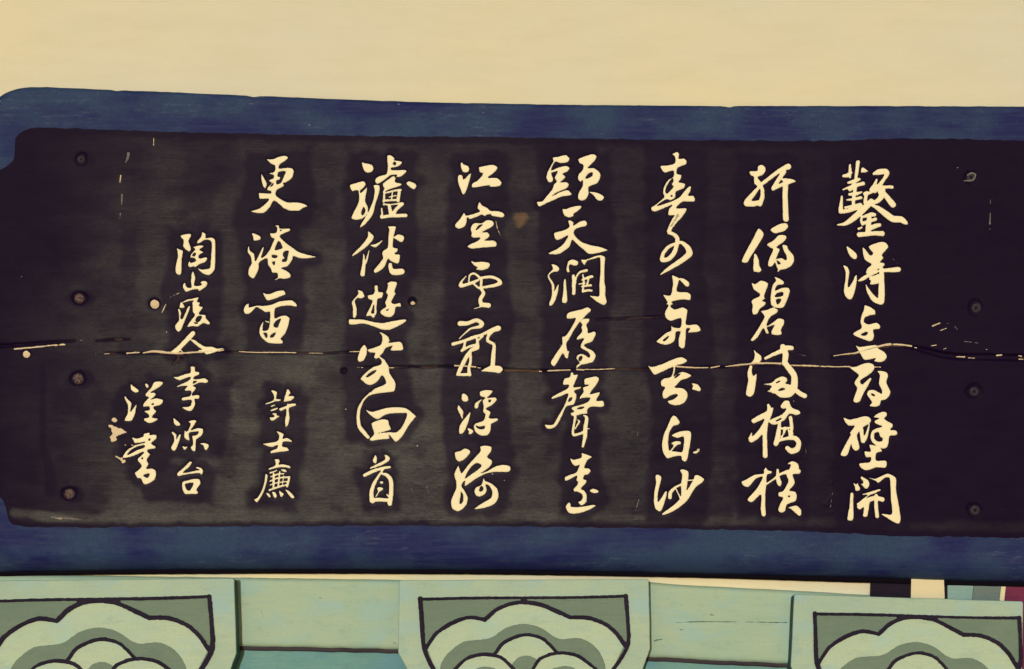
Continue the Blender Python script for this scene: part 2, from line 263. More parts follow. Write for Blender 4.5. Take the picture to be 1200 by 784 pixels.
# ------------------------------------------------------------------ lettering data (plan units: 1 = 1.5 mm)
DATA = """
@ 970 180 7.84
S 205 105 22 205 150 30 205 215 28
S 145 205 30 180 200 40 215 175 30
S 278 80 42 272 130 36 262 200 34 258 240 34
P 310 130 330 128 372 160 355 172 305 175
S 190 268 24 240 255 40 290 236 30
S 205 330 40 270 290 36 325 275 40
S 140 330 16 200 310 30 250 290 40
S 200 375 30 260 370 36 310 355 20
S 255 300 36 240 400 36 235 490 36
S 175 425 18 240 420 30 305 405 32
S 160 495 20 230 485 36 300 470 40
S 130 395 22 125 460 34 118 520 44
S 118 535 40 190 525 40 260 500 46 300 480 50
S 400 440 56 320 520 62 230 600 56 160 645 40 90 655 14
S 360 360 36 350 400 36 345 450 40
S 425 185 30 470 170 56 530 165 56 545 185 46 515 240 36 470 300 46 430 340 50
S 450 240 24 430 290 36 400 330 36
S 400 345 36 450 325 50 520 308 34 590 308 34
S 490 350 66 520 370 46 560 420 56 600 470 58
S 505 340 56 490 400 56 450 440 46 400 450 40
S 345 370 44 420 355 16
S 400 475 20 460 500 46 540 560 62 600 600 64 670 605 62 710 630 46 728 645 20
S 330 580 26 400 560 44 430 562 36
S 385 570 40 375 650 52 370 730 56
S 320 640 36 370 628 36 440 602 34
S 385 690 46 440 665 46 475 657 38
S 285 690 26 310 680 22
S 290 745 50 350 740 46 430 732 44 500 735 52
S 315 580 26 308 620 28 320 650 28
@ 970 280 7.84
P 172 65 210 85 260 130 272 160 262 185 240 187 210 165 185 125
P 140 242 180 255 200 300 195 350 188 400 190 445 230 390 250 340 268 335 270 380 255 460 235 530 210 558 180 550 152 510 148 460 160 380 162 300
P 375 75 420 45 500 25 540 40 558 75 530 110 500 150 512 175 480 215 515 218 525 240 500 262 450 285 400 315 360 320 350 310 365 270 400 235 370 215 340 190 325 150 320 80 345 95 390 150 415 130
S 285 385 16 320 367 38 400 322 34 450 305 24
S 420 300 12 520 290 36 600 285 46 650 280 50
S 495 280 46 495 400 56 495 500 62 490 575 62
S 352 422 10 375 480 36 430 555 54 485 578 56
P 385 350 440 330 475 325 475 405 410 420 385 415 395 385 380 375
@ 970 350 5.6
P 243 42 280 55 312 78 310 105 280 110 245 125 240 155 270 168 320 158 345 178 338 200 300 205 305 240 298 270 270 280 200 255 165 232 190 212 222 190 213 150 225 100 238 70
H 218 235 250 220 262 225 250 240 228 242
@ 970 390 7.84
P 258 115 300 130 440 110 460 140 520 175 545 220 520 260 470 272 425 260 438 235 340 252 300 195 275 150
P 200 315 260 310 320 285 380 275 420 290 432 320 410 360 360 400 300 440 320 472 385 415 402 425 370 490 330 560 300 625 265 645 235 630 245 580 270 510 245 470 255 435 285 390 235 350
P 455 352 500 350 545 365 555 400 540 450 560 500 578 540 565 585 530 615 490 625 480 665 430 682 385 672 405 640 380 600 358 565 375 530 420 522 470 545 495 560 495 525 470 470 478 390
H 398 560 425 565 432 582 410 575
@ 970 470 7.84
P 145 152 200 170 270 155 340 138 380 145 400 175 385 205 330 240 290 280 270 320 290 400 288 445 250 458 225 430 215 400 190 480 165 508 125 503 120 480 160 400 210 310 200 295 225 260 245 228 190 228 160 195
S 310 260 40 315 320 38 320 362 38
S 325 366 44 350 330 36 370 270 24 382 210 10
P 420 150 450 120 500 97 540 105 545 135 520 160 550 185 590 205 600 230 575 265 625 268 642 300 620 318 570 322 560 390 540 430 500 438 440 410 400 365 392 310 410 270 450 250 500 235 480 225 435 205 430 180 470 160
H 430 300 445 290 470 290 480 325 505 345 495 368 460 370 430 345
P 380 400 440 410 490 440 497 465 450 480 445 545 530 545 545 580 525 615 450 610 400 628 350 638 310 620 288 590 300 570 385 560 395 520 350 515 335 470 345 460 395 462
@ 970 535 7.84
P 218 328 238 345 235 420 240 560 220 590 185 585 180 560 200 450 205 350
P 235 240 260 255 275 240 285 265 300 290 290 315 255 315 248 280
P 305 182 340 195 375 220 385 255 370 290 345 298 325 275 300 250 320 250 325 230 305 205
P 362 188 430 205 490 180 550 157 600 175 630 205 630 300 650 420 672 560 660 615 620 610 550 570 490 530 520 525 590 528 580 400 575 250 565 195 520 200 465 245 440 225
S 325 348 12 400 335 30 475 308 22
S 295 460 54 330 430 60 380 398 50 440 380 42 500 395 48
S 280 440 30 330 390 10 385 350 14
S 360 420 56 355 480 48 345 535 46
S 445 360 36 445 460 38 455 550 40
@ 855 180 7.84
P 180 165 220 160 255 155 260 115 295 102 330 125 330 165 300 200 262 215 268 260 250 290 225 275 222 215 195 200
S 250 240 36 270 280 54 300 330 38 300 400 44 280 465 46
S 275 300 28 220 370 46 160 440 54
S 160 455 64 220 462 54 285 445 46
S 290 285 36 400 200 40 480 145 44 540 120 58
S 500 170 44 450 240 42 400 320 40
S 400 325 36 470 290 36 560 255 44 606 255 10
S 487 238 26 560 250 40
S 515 250 54 510 400 52 518 600 58
@ 855 245 7.84
P 262 178 300 200 315 235 290 290 240 370 190 450 160 495 115 490 115 460 160 370 215 270
P 225 410 250 420 270 470 275 520 295 560 270 582 225 575 215 540 220 470
P 372 190 430 150 490 128 530 135 538 165 510 200 450 220 410 222
P 342 325 400 290 450 240 510 240 525 265 490 310 430 350 462 370 440 430 400 520 360 528 350 500 370 440 400 370 375 358
P 485 330 530 335 540 370 585 420 595 470 570 520 520 550 470 560 440 582 440 550 420 500 430 460 480 450 520 470 520 430 495 380
H 432 475 450 480 468 500 448 508
@ 855 320 7.84
P 203 90 235 100 290 68 355 95 340 150 320 210 325 235 300 255 335 270 320 300 280 330 255 375 220 382 205 350 210 300 200 265 215 240 270 215 275 190 220 150
P 412 35 460 50 500 80 490 108 440 112 420 160 480 135 540 135 555 170 530 250 500 310 460 325 390 305 375 260 380 180 395 110 425 70
H 415 215 440 185 490 178 485 210 440 220
H 428 245 470 238 465 265 440 288
P 285 350 350 335 400 315 445 340 430 370 380 400 350 450 345 485 400 450 450 415 500 430 500 470 475 520 480 560 450 572 390 565 385 530 410 480 370 492 345 500 362 550 335 555 310 510 260 590 215 625 192 615 230 560 280 480 320 400
@ 855 390 7.84
P 218 150 250 180 290 210 292 250 270 275 215 278 185 285 220 250 230 200
P 185 300 210 305 205 350 218 395 245 375 250 400 240 480 225 560 190 590 150 570 155 510 170 440 162 370
S 330 235 30 400 200 36 470 170 46 520 140 50 570 140 44
S 490 130 56 515 200 60 505 280 54
S 510 280 54 550 330 60 595 400 60 590 500 72 550 555 74 480 565 66 420 535 50 350 537 10
P 298 470 380 460 430 420 480 400 525 415 530 445 515 465 560 480 560 560 400 560 370 520 385 490
H 425 460 450 445 465 445 440 462
H 445 530 480 510 512 515 480 530
S 610 530 46 650 560 50 690 580 48
@ 855 455 7.84
S 355 155 28 365 200 46 340 290 46 325 400 46 325 500 46 328 620 48
S 395 185 18 370 240 40 300 380 54 240 450 54 200 475 52
S 202 415 16 190 460 36
S 222 300 46 280 270 54 350 230 46
P 465 170 500 115 545 115 560 150 580 180 640 205 650 235 610 250 550 235 510 290 430 335 380 330 360 300 400 275 480 240 520 190 490 190
H 425 300 470 275 475 282 435 303
S 560 270 36 570 350 34 568 440 34
S 460 320 32 450 400 46 440 470 54 425 510 48
S 480 370 24 520 368 28 550 365 20
S 510 370 40 495 420 20 478 450 20
S 540 375 18 550 440 18
S 450 482 30 520 462 34 600 458 46 636 500 48 620 560 56 570 578 56 530 550 44
@ 855 525 7.84
P 315 200 335 178 355 205 390 215 380 235 345 250 340 330 330 420 330 520 335 610 320 632 295 620 285 560 290 430 240 470 200 502 165 480 180 450 250 370 290 300 300 265 240 285 190 345 165 362 125 345 108 310 150 290 230 245 310 235
S 335 335 20 400 290 22 470 240 26 540 220 44 630 215 50
P 430 195 455 200 460 260 480 320 465 355 440 340 425 290
P 530 145 575 120 625 140 640 190 600 235 580 250 600 310 585 350 550 390 600 400 620 440 605 490 530 520 510 580 475 595 445 575 460 520 490 460 450 445 450 410 490 395 520 350 540 300 520 250 545 200 560 155
H 537 443 550 437 555 447 542 452
P 535 550 570 535 620 530 655 565 660 610 640 628 600 595 560 560
@ 745 170 7.84
P 335 82 380 62 400 80 395 125 440 122 468 145 460 180 385 210 380 265 420 275 415 310 395 340 455 355 440 400 370 430 365 480 320 510 280 500 190 560 320 520 400 480 440 430 490 380 508 385 500 430 480 465 530 465 545 500 530 522 440 520 400 545 375 580 460 580 465 605 420 670 380 710 340 760 300 760 320 720 360 650 300 645 305 590 335 550 240 590 180 612 145 600 145 570 180 550 260 480 250 440 260 380 300 320 345 290 345 235 265 255 225 195 300 185 360 165 360 110
H 275 430 285 380 335 305 345 330 330 360 345 385 300 435 285 445
H 320 470 332 460 335 475
@ 745 250 7.84
S 385 20 50 340 85 42 305 165 40
S 307 178 36 350 195 38 382 230 42 375 300 42 350 370 46 300 420 46 245 428 46 252 370 36 300 310 36 370 275 26
S 390 270 26 430 272 36 480 320 54 493 370 64 440 420 54 350 480 46 280 525 32 230 562 12
@ 745 325 7.84
P 332 -18 365 -10 400 10 390 60 380 130 470 135 505 160 505 200 490 212 430 205 330 225 345 245 320 265 360 295 430 275 475 300 470 360 465 435 560 432 598 475 580 500 490 510 480 500 500 470 465 475 460 560 450 640 425 655 395 630 395 560 410 500 370 505 365 560 340 600 280 622 220 610 190 590 220 560 280 510 325 490 325 450 350 460 410 460 415 375 320 402 275 370 268 320 300 260 275 245 290 230 252 160 320 165 340 60
H 250 580 290 545 308 537 290 565 265 585
P 395 8 440 10 490 45 490 80 470 88 440 65 405 25
@ 745 400 7.84
P 112 220 150 235 250 205 340 165 410 145 450 155 475 180 430 210 370 225 360 290 350 320 400 290 440 280 510 310 480 340 415 360 380 400 355 425 430 430 475 470 475 520 440 570 380 590 320 580 290 550 340 535 385 500 370 485 320 500 280 525 250 520 245 470 270 425 235 410 230 370 260 340 325 325 345 240 300 255 180 308 145 280
H 358 330 385 305 412 298 390 320 365 336
P 515 385 570 395 600 435 590 460 555 455 515 440 525 410
@ 745 460 7.84
P 345 210 375 225 408 275 385 300 345 310 310 370 300 450 310 530 370 540 425 545 440 480 440 405 385 420 330 395 380 365 450 350 500 355 512 390 500 480 480 590 460 635 425 625 415 585 350 590 290 607 250 550 240 480 255 390 290 310 320 240
P 325 465 370 445 412 450 415 475 375 490 330 540 315 535 345 490
P 525 545 555 535 590 530 560 560 530 560
@ 745 530 7.84
P 180 215 210 205 238 235 220 310 205 380 205 455 240 410 270 360 290 365 270 450 240 530 215 545 180 520 165 450 170 360 185 280
P 405 165 440 155 485 180 485 230 475 300 470 350 530 250 540 215 570 208 630 245 610 280 555 320 510 390 470 450 400 510 310 560 250 578 245 560 330 500 395 440 415 400 415 300 425 210
S 315 415 38 320 370 38 370 320 26 430 290 20 480 260 14 540 255 14
S 375 345 16 400 400 16 415 430 26
@ 625 165 7.84
P 178 155 230 145 300 130 335 165 310 200 240 205 200 195 165 270 230 245 300 230 335 250 310 285 270 305 298 330 270 365 250 380 310 380 328 405 300 440 220 475 170 510 260 465 320 455 352 490 330 505 260 515 180 550 110 580 60 605 40 590 32 562 80 555 120 510 170 450 190 400 215 375 195 340 225 280 180 292 165 300 182 350 170 380 140 382 118 340 130 290 165 220 185 190
P 412 170 460 145 540 122 582 140 560 190 500 250 560 250 610 290 618 330 590 390 510 425 510 490 480 540 440 552 410 530 415 480 450 420 455 365 430 378 410 350 415 310 450 270 460 225 425 205
H 480 345 500 310 540 290 540 320 510 340
P 510 470 560 470 620 490 652 520 630 550 590 548 550 500
@ 625 220 7.84
P 268 195 300 195 370 170 440 165 440 185 410 215 372 240 370 260 330 275 290 260 272 230
P 320 305 345 300 372 320 370 345 430 310 475 300 495 325 480 355 430 365 385 385 372 420 400 460 450 500 520 525 600 540 660 560 685 575 620 595 540 610 500 605 450 560 390 510 358 480 335 540 280 585 230 612 160 612 140 600 220 560 280 510 320 440 260 470 215 482 195 460 190 420 210 408 280 390 330 360
@ 625 280 7.84
P 165 232 205 238 240 270 225 300 185 305 155 325 150 350 190 410 195 460 190 490 215 440 235 415 225 500 205 560 180 605 150 615 145 590 165 530 170 480 165 420 130 350 145 310 180 275
P 322 205 360 188 410 205 410 235 380 248 340 235 328 260 335 300 315 308 302 280 312 235
P 290 365 302 390 308 480 315 560 300 590 270 588 262 570 275 470 278 390
S 368 340 32 372 420 38 372 500 36
S 385 410 22 395 350 20 430 305 24 490 290 30
P 440 190 480 190 560 160 620 148 660 170 655 260 655 400 665 440 662 520 675 580 650 608 600 590 540 545 515 520 560 525 605 520 605 420 615 300 612 175 560 185 500 200 470 242 450 220
S 450 375 20 500 357 30 540 345 28
S 455 330 18 465 400 24 457 440 22
S 420 415 14 470 408 20
S 505 375 20 492 425 22
S 445 438 18 500 430 22 530 427 24
S 455 485 24 500 472 26 535 475 24
S 458 440 22 455 485 24
@ 625 345 7.84
P 310 180 340 160 430 140 500 118 532 145 500 180 440 240 380 320 330 410 305 450 315 520 330 520 318 585 295 585 270 545 230 610 195 662 165 645 165 610 230 510 265 460 265 390 290 385 320 350 390 225 350 225 308 222
P 432 255 460 225 512 222 515 245 490 280 500 320 505 355 560 340 575 365 545 430 490 455 465 470 500 495 550 520 575 565 550 620 490 640 440 650 395 680 400 650 425 630 395 590 405 560 440 545 480 560 510 580 520 560 500 530 440 495 437 460 465 405 400 420 405 390 445 345 440 300 450 280
H 420 610 418 580 440 565 450 580 435 610
@ 625 425 7.84
P 345 92 365 92 372 112 410 110 385 180 370 225 435 220 430 240 375 260 395 290 395 330 370 385 310 400 285 440 250 520 205 590 150 610 120 600 105 570 160 572 190 560 240 470 280 400 320 290 250 310 175 335 168 318 230 280 310 240 325 205 275 205 275 170 290 145 335 130
H 322 350 335 325 358 320 350 345 325 360
P 470 150 520 135 575 125 605 145 590 190 555 235 540 255 520 290 560 280 610 270 605 300 580 350 640 350 652 395 620 410 560 405 520 410 495 440 495 468 440 475 370 495 340 465 375 450 350 425 365 405 440 385 500 360 520 325 460 325 425 335 430 310 460 270 455 230 490 215 520 205 500 205 470 200
H 400 425 430 408 470 408 440 425
S 385 500 28 375 560 26 365 620 26 370 665 30 420 655 28 460 640 28
S 465 485 16 490 510 34 478 600 42 475 680 42 455 770 24
S 405 525 8 422 540 22 400 580 18 385 610 10
S 480 610 20 516 605 10
@ 625 515 7.84
P 445 125 500 140 540 162 500 190 475 240 470 262 510 265 528 290 505 320 470 330 460 365 490 375 485 400 440 450 470 470 492 510 490 570 462 600 435 605 412 575 440 560 452 530 440 500 400 480 375 480 370 455 400 420 410 390 395 375 400 335 350 360 295 382 288 350 320 330 390 305 410 270 425 235 385 245 350 215 338 172 370 185 440 165
P 515 470 550 450 600 470 590 492 545 492
P 330 575 345 600 345 618 420 620 500 608 560 600 575 612 520 645 450 672 370 685 320 670 298 625 305 600
@ 515 170 7.84
P 195 165 210 160 225 180 260 190 275 215 265 245 235 255 210 240 197 205
P 168 290 185 272 210 280 222 315 265 275 285 258 292 270 280 320 255 400 230 450 210 450 190 400 170 340
P 362 205 420 190 490 180 530 200 530 225 490 265 445 300 530 302 572 345 555 375 510 385 455 382 460 370 305 392 305 350 350 325 400 265 370 250
@ 515 225 7.84
P 370 92 395 125 440 145 470 172 540 175 585 190 598 215 580 235 530 230 480 220 470 205 435 210 415 222 390 210 340 230 280 250 255 235 250 280 230 320 180 340 148 325 145 295 190 245 225 188 245 215 300 205 370 178 348 150 358 105
P 300 300 330 285 390 285 430 258 480 262 502 290 485 320 430 350 390 370 440 370 462 400 440 430 415 445 500 445 525 470 520 500 480 508 400 512 300 522 255 502 290 475 350 450 375 420 320 422 290 405 295 380 285 345
H 335 345 360 310 395 300 370 325 340 350
@ 515 290 7.84
P 290 125 330 135 400 130 455 140 465 165 445 195 390 212 345 205 335 195 350 185 315 165
S 245 265 12 205 310 24 195 350 40 240 345 32 310 320 32 355 300 26
S 270 310 18 280 255 22 320 240 26 360 270 26 385 300 28 380 360 26
S 300 320 22 350 365 24 380 380 28
S 385 280 28 470 270 32 530 290 32 560 325 40 500 350 34 400 368 26
S 380 380 28 405 420 38 375 480 40 385 530 42
S 385 525 44 450 533 50
S 315 562 8 370 548 14
@ 515 360 7.84
S 190 150 52 260 148 42 340 120 40 390 150 46 370 180 36 290 195 22 240 235 18 180 290 10
S 125 340 36 210 315 32 320 275 36 370 260 28 440 230 36 520 200 52 540 195 56
S 235 320 28 225 370 28 205 400 28
S 215 395 26 280 360 28 350 345 28
S 345 290 24 350 340 34 345 375 40 290 395 34
S 350 310 22 400 265 20
S 280 410 38 240 470 42 195 560 40 170 615 34
S 285 430 28 285 500 30 270 560 32 275 620 38
S 165 620 28 280 620 32
S 500 210 34 450 265 32 445 310 32 500 345 32 495 440 44 490 530 46
P 380 585 430 555 480 535 560 540 585 575 550 608 500 600 400 592
@ 515 435 7.84
P 205 215 225 203 260 230 265 270 235 283 205 265
P 175 308 195 335 220 370 212 440 190 405 163 345
P 283 372 285 400 255 500 225 560 205 578 180 570 185 500 235 430
P 258 540 265 522 300 535 312 560 290 580 265 575 270 555
P 370 190 420 172 488 180 470 215 440 245 510 240 528 265 480 315 440 335 430 350 470 375 455 425 480 435 530 432 540 450 500 475 475 490 470 545 440 590 380 592 330 560 315 510 330 480 400 455 420 400 400 375 405 325 395 270 420 245 375 230
H 335 500 370 512 415 505 410 528 375 532 345 520
H 450 280 455 262 475 268 462 288
S 340 325 40 345 300 34 385 262 10
@ 515 515 7.84
P 140 120 190 105 235 82 278 100 282 125 235 180 180 205 150 180
P 375 65 430 55 478 68 475 110 440 160 480 190 482 225 430 280 380 310 440 290 520 245 590 232 645 245 655 275 630 300 520 300 430 315 340 360 240 430 230 410 235 380 215 400 205 430 230 470 260 530 250 600 200 650 160 660 115 635 105 570 130 500 155 440 150 380 135 320 170 240 185 265 205 310 250 250 320 170 375 110
H 235 360 260 300 300 245 345 218 385 240 350 280 290 320
H 185 585 195 520 200 485 218 520 215 565 200 590
P 405 355 420 380 470 400 530 450 545 520 520 580 450 620 350 642 320 635 400 580 470 540 485 490 460 430 425 415 435 460 420 500 380 525 340 520 320 480 335 440 385 415
H 365 470 380 430 400 440 400 465 380 478
@ 400 175 7.84
P 188 120 225 128 280 140 298 175 280 205 245 218 210 200 195 160
P 78 330 130 310 200 292 225 315 210 350 175 380 180 400 235 345 240 350 225 430 220 480 245 530 240 590 190 640 130 650 92 630 115 570 160 480 155 380 100 385
H 185 580 205 530 220 570 195 605
P 295 335 320 325 352 335 348 400 310 520 290 600 230 680 180 718 170 705 210 640 250 570 290 470 305 380
P 595 315 620 292 680 315 690 345 665 370 630 350
P 420 60 455 55 492 85 485 100 550 110 555 130 520 160 460 170 465 190 530 190 590 190 595 210 550 250 505 255 510 235 450 240 400 280 335 318 312 300 315 270 350 245 415 225 425 150
H 475 130 490 115 505 130 490 145
P 385 310 440 270 480 245 500 265 495 300 550 315 545 335 440 370 380 400 395 360 382 340
S 400 402 18 480 382 22 545 372 22
S 395 400 24 390 480 26
S 535 375 30 520 470 36
S 410 470 22 520 465 26
S 440 440 14 500 424 16
S 470 395 16 462 460 18
S 370 545 18 375 590 22 365 620 26
S 370 625 32 450 612 34 590 608 38
S 440 520 32 455 590 42
S 560 502 36 510 545 36 480 590 38
S 390 505 24 450 508 16 560 495 22
@ 400 260 7.84
P 245 85 280 110 300 135 280 180 220 240 150 290 100 318 110 290 180 220 240 140
P 265 215 320 200 383 165 350 210 310 238
S 205 300 14 208 380 32 195 480 48
S 255 262 8 235 340 20 215 400 18
P 428 42 500 42 495 80 482 140 475 230 515 245 515 270 490 295 540 305 530 370 510 385 450 360 430 340 400 410 350 455 310 472 297 455 300 440 380 340 375 295 385 265 425 235 430 140 440 70
P 480 145 520 115 565 125 580 150 560 188 530 180
P 435 380 465 380 480 430 560 428 585 455 565 485 480 492 445 470 430 420
@ 400 320 7.84
P 150 155 195 170 215 215 185 235 150 230 125 260 140 310 142 380 125 412 105 400 105 320 95 270 125 225 155 190
P 305 118 335 115 340 170 380 175 385 200 370 230 335 240 325 310 325 370 295 415 270 395 225 395 260 320 285 255 250 240 245 205 290 195 305 170
H 275 365 290 320 300 290 300 365
P 420 98 450 78 500 80 512 100 490 170 500 185 490 210 460 265 490 285 540 272 548 310 500 315 490 370 455 405 400 400 358 370 365 340 410 310 400 270 415 240 425 200 410 180 430 110
H 410 340 440 330 425 345
P 72 425 130 425 200 425 290 448 380 458 450 445 530 430 595 425 590 450 520 490 440 525 370 520 290 490 200 465 120 475 72 470
@ 400 385 7.84
P 210 148 235 180 235 230 210 290 175 308 150 295 152 260 175 190
P 345 32 390 45 430 75 445 110 440 130 540 120 570 170 560 200 490 205 450 200 460 175 475 160 410 180 380 230 355 255 395 285 435 345 445 410 495 490 498 540 480 580 400 590 320 600 258 612 300 555 410 505 375 430 340 480 290 515 240 518 190 480 178 455 240 390 300 350 360 330 370 300 345 270 320 280 298 265 310 225 260 220 240 195 300 175 360 150 375 100 370 60
H 228 445 265 405 325 380 300 410 255 440
@ 400 430 7.84
S 270 245 30 240 265 20 200 310 22 165 380 32 155 450 34 163 540 38 205 600 42 245 645 34
P 222 388 240 400 290 410 400 380 500 368 580 375 620 395 685 450 680 465 620 540 560 640 510 688 485 680 435 620 440 660 350 670 280 680 258 665 300 615 275 525 310 500 380 480 430 490 440 530 455 575 400 595 340 610 430 598 500 600 550 560 590 480 600 430 560 425 450 430 390 450 340 480 300 470 250 430
@ 400 520 7.84
P 290 145 312 102 328 130 325 170 312 182 292 170
P 395 103 420 105 448 130 430 165 370 200 310 220 265 232 268 215 330 185 400 145
S 215 290 36 300 250 34 380 225 30 445 215 26
S 385 235 18 340 300 26 300 370 36 278 440 40 280 520 46 290 530 40
S 370 275 20 420 290 38 455 340 42 458 450 44 445 550 46
S 300 515 40 360 515 38 430 520 38
P 350 348 380 345 388 362 365 372
P 328 408 350 398 382 405 380 425 350 445 322 490 310 488 335 440
P 408 460 425 462 440 490 425 490
@ 280 170 7.84
P 255 130 310 130 370 105 430 98 452 120 420 150 375 180 370 215 440 208 490 215 505 245 490 300 440 340 405 350 415 375 370 400 345 420 340 460 390 500 450 525 530 525 600 540 632 562 590 580 550 605 470 605 410 580 325 510 285 570 230 625 160 625 108 608 170 590 220 560 270 510 268 495 195 495 182 465 185 440 240 442 290 445 295 425 258 415 265 390 300 350 275 325 315 305 318 275 268 262 325 245 330 190 290 170
H 365 250 400 242 430 245 410 290 385 345 350 360 345 330 375 318 380 295 355 285
H 285 385 315 348 310 370
P 205 265 225 290 255 350 250 385 240 400 222 380 205 320
@ 280 255 7.84
P 118 145 150 148 195 170 198 200 170 212 135 212 130 180
P 80 285 92 258 100 300 140 335 150 400 180 350 210 285 228 268 225 300 205 370 250 340 285 290 315 220 325 195 300 185 285 145 340 140 350 90 330 75 365 70 378 100 460 100 470 120 430 140 385 160 380 180 420 220 490 275 560 320 650 345 712 362 640 375 560 375 500 355 492 385 450 445 390 465 440 490 478 525 465 555 420 565 375 560 335 575 330 570 355 550 350 510 305 508 295 475 265 430 258 375 190 410 180 480 145 550 120 558 85 525 90 470 115 420 105 355 80 320
H 365 215 400 275 370 290 330 295
H 305 345 350 350 345 368 310 370
H 305 410 330 405 325 440
H 405 340 420 310 455 308 450 345 435 400 400 405 400 385 420 375
H 378 115 390 112 385 125
@ 280 325 7.84
P 218 140 250 152 290 150 350 125 410 120 430 155 400 170 340 195 280 212 250 205
P 92 240 90 275 120 270 170 258 230 262 300 250 360 225 430 212 490 212 530 245 530 270 470 262 400 265 345 280 330 300 330 375 380 355 430 350 465 375 460 420 430 510 385 565 400 580 400 608 330 610 270 605 235 580 200 545 185 500 195 450 225 405 220 450 222 490 260 485 280 440 285 320 245 322 165 275 125 310 90 338 55 335 40 300 60 255
H 322 430 345 400 385 382 365 430 355 460 325 455
H 225 512 255 515 260 545 250 555 238 535
H 285 550 300 525 340 505 320 545 300 552
S 245 402 10 275 412 16
@ 285 440 9.8
P 318 175 350 170 390 195 380 265 430 270 425 295 370 300 270 335 255 320 345 285 350 230
P 465 290 500 165 525 165 545 200 520 235 575 235 588 255 550 290 500 300 470 302
P 315 350 365 332 368 345 330 362
P 312 395 385 370 402 380 370 400 320 412
P 330 440 360 430 388 440 385 455 420 468 380 500 345 520 315 515 305 480 340 480 362 465
P 412 380 500 345 500 325 530 325 600 320 608 345 530 375 528 430 535 490 520 560 495 595 482 580 478 520 490 450 490 385 430 412
@ 285 490 9.8
P 380 150 420 160 468 185 455 235 500 225 555 255 555 275 500 270 460 275 450 325 500 335 528 372 480 385 400 392 320 405 312 385 330 370 385 350 395 310 320 335 222 298 280 285 350 275 400 255 410 200
@ 285 525 9.8
P 360 130 410 130 420 155 410 190 460 185 540 210 535 235 480 225 420 225 350 240 300 252 290 235 350 210 370 190 368 155
P 430 245 480 245 500 270 490 282 445 265
P 255 300 282 315 270 400 235 510 190 590 155 628 125 590 160 575 200 510 240 400
S 310 285 22 360 270 20 385 255 16
S 320 330 20 400 300 22 465 295 18
S 310 380 18 400 345 22 530 335 26
S 310 425 18 390 400 18 500 385 18
S 300 485 26 400 450 26 490 425 22
S 350 300 26 350 380 30 345 460 26
S 420 275 22 410 370 24 400 450 24
S 530 335 30 505 440 30
S 465 320 12 450 430 16
P 258 515 295 520 320 555 300 572 275 545
P 330 500 370 510 388 550 375 578 350 565 335 530
P 410 490 440 505 468 530 440 565 420 545
P 478 475 530 495 590 560 575 580 545 570 500 510
@ 190 260 9.8
P 210 160 270 138 328 138 330 170 305 220 325 280 330 320 310 342 270 320 240 280 245 210 220 185
P 165 300 200 315 240 335 228 420 222 580 200 610 165 598 152 560 160 480 178 400 175 340
P 405 250 402 225 450 165 460 118 500 140 502 185 560 180 605 200 612 260 612 420 605 540 570 595 530 615 470 595 420 555 405 530 450 545 520 540 550 520 560 400 570 280 560 225 530 208 480 212 440 240
P 355 290 420 270 470 272 472 290 430 320 480 350 440 370 420 400 430 420 440 420 500 405 520 425 500 460 430 490 380 520 360 515 320 522 295 500 305 460 320 455 330 470 385 450 380 430 360 415 325 412 330 375 370 330 380 312
H 345 385 375 355 385 370 370 395
@ 190 310 9.8
P 350 78 368 100 382 160 370 240 420 245 455 230 440 210 460 188 505 190 522 215 500 260 425 305 410 285 350 290 300 310 270 312 240 270 240 230 262 208 275 245 295 265 335 262 330 200 335 120
@ 190 310 9.8
P 235 430 290 400 345 392 370 385 415 375 415 395 400 425 435 440 425 475 468 490 445 530 425 570 500 580 505 620 550 670 530 692 470 675 410 715 350 710 300 718 288 705 330 640 375 580 350 545 350 470 345 440 360 415 310 420 245 440
H 385 645 400 605 430 592 455 600 440 640 405 665
H 365 665 385 665 415 675 385 682
P 210 435 235 440 258 490 200 500
P 180 515 200 510 222 560 210 610 235 620 290 500 310 475 322 480 310 530 265 640 225 740 190 775 155 745 150 700 190 640 190 570
@ 190 350 9.8
P 355 368 380 385 375 420 310 490 230 570 175 630 100 630 95 610 160 560 240 480 320 390
P 325 475 370 472 440 520 500 550 580 552 655 590 600 620 520 640 485 625 470 590 420 560
S 190 600 20 215 595 16 235 612 10
S 425 600 24 480 600 40
S 640 585 24 690 575 14 725 585 8
@ 190 420 9.8
P 325 95 375 98 380 150 420 155 425 185 370 210 360 235 385 240 430 235 490 228 530 260 500 285 440 278 370 305 355 315 390 335 385 355 345 405 350 425 400 418 430 430 420 465 375 470 380 530 350 590 315 608 260 590 230 560 290 555 325 540 335 480 235 485 222 460 250 445 320 430 330 375 265 375 262 350 290 320 230 320 172 330 175 315 240 285 310 250 325 215 240 240 200 252 150 235 132 212 180 210 260 180 325 165
H 362 262 385 258 400 268 358 290
@ 190 470 9.8
P 130 195 165 220 205 255 205 280 170 288 135 260
P 102 360 130 355 165 385 165 440 190 390 215 385 205 440 180 510 150 570 115 565 102 530 135 460 130 400
P 302 235 350 218 395 225 380 260 345 310 330 335 400 310 465 318 475 350 455 395 410 430 390 450 385 560 370 580 345 570 325 530 352 500 350 440 345 400 385 395 415 370 415 350 370 355 310 370 315 445 295 450 252 420 260 340 285 350 320 290 325 260
P 232 520 250 520 265 528 280 520 290 530 265 562 245 555
P 430 488 480 480 530 495 535 525 510 565 485 550 470 510
@ 190 520 9.8
P 320 202 345 215 310 270 240 335 400 305 430 300 385 280 400 265 450 280 472 320 450 362 430 340 360 345 250 360 190 375 170 360 180 330 250 270 300 220
P 230 450 250 430 290 420 350 405 420 405 442 440 430 480 395 530 412 555 400 578 330 578 270 582 240 550 228 500
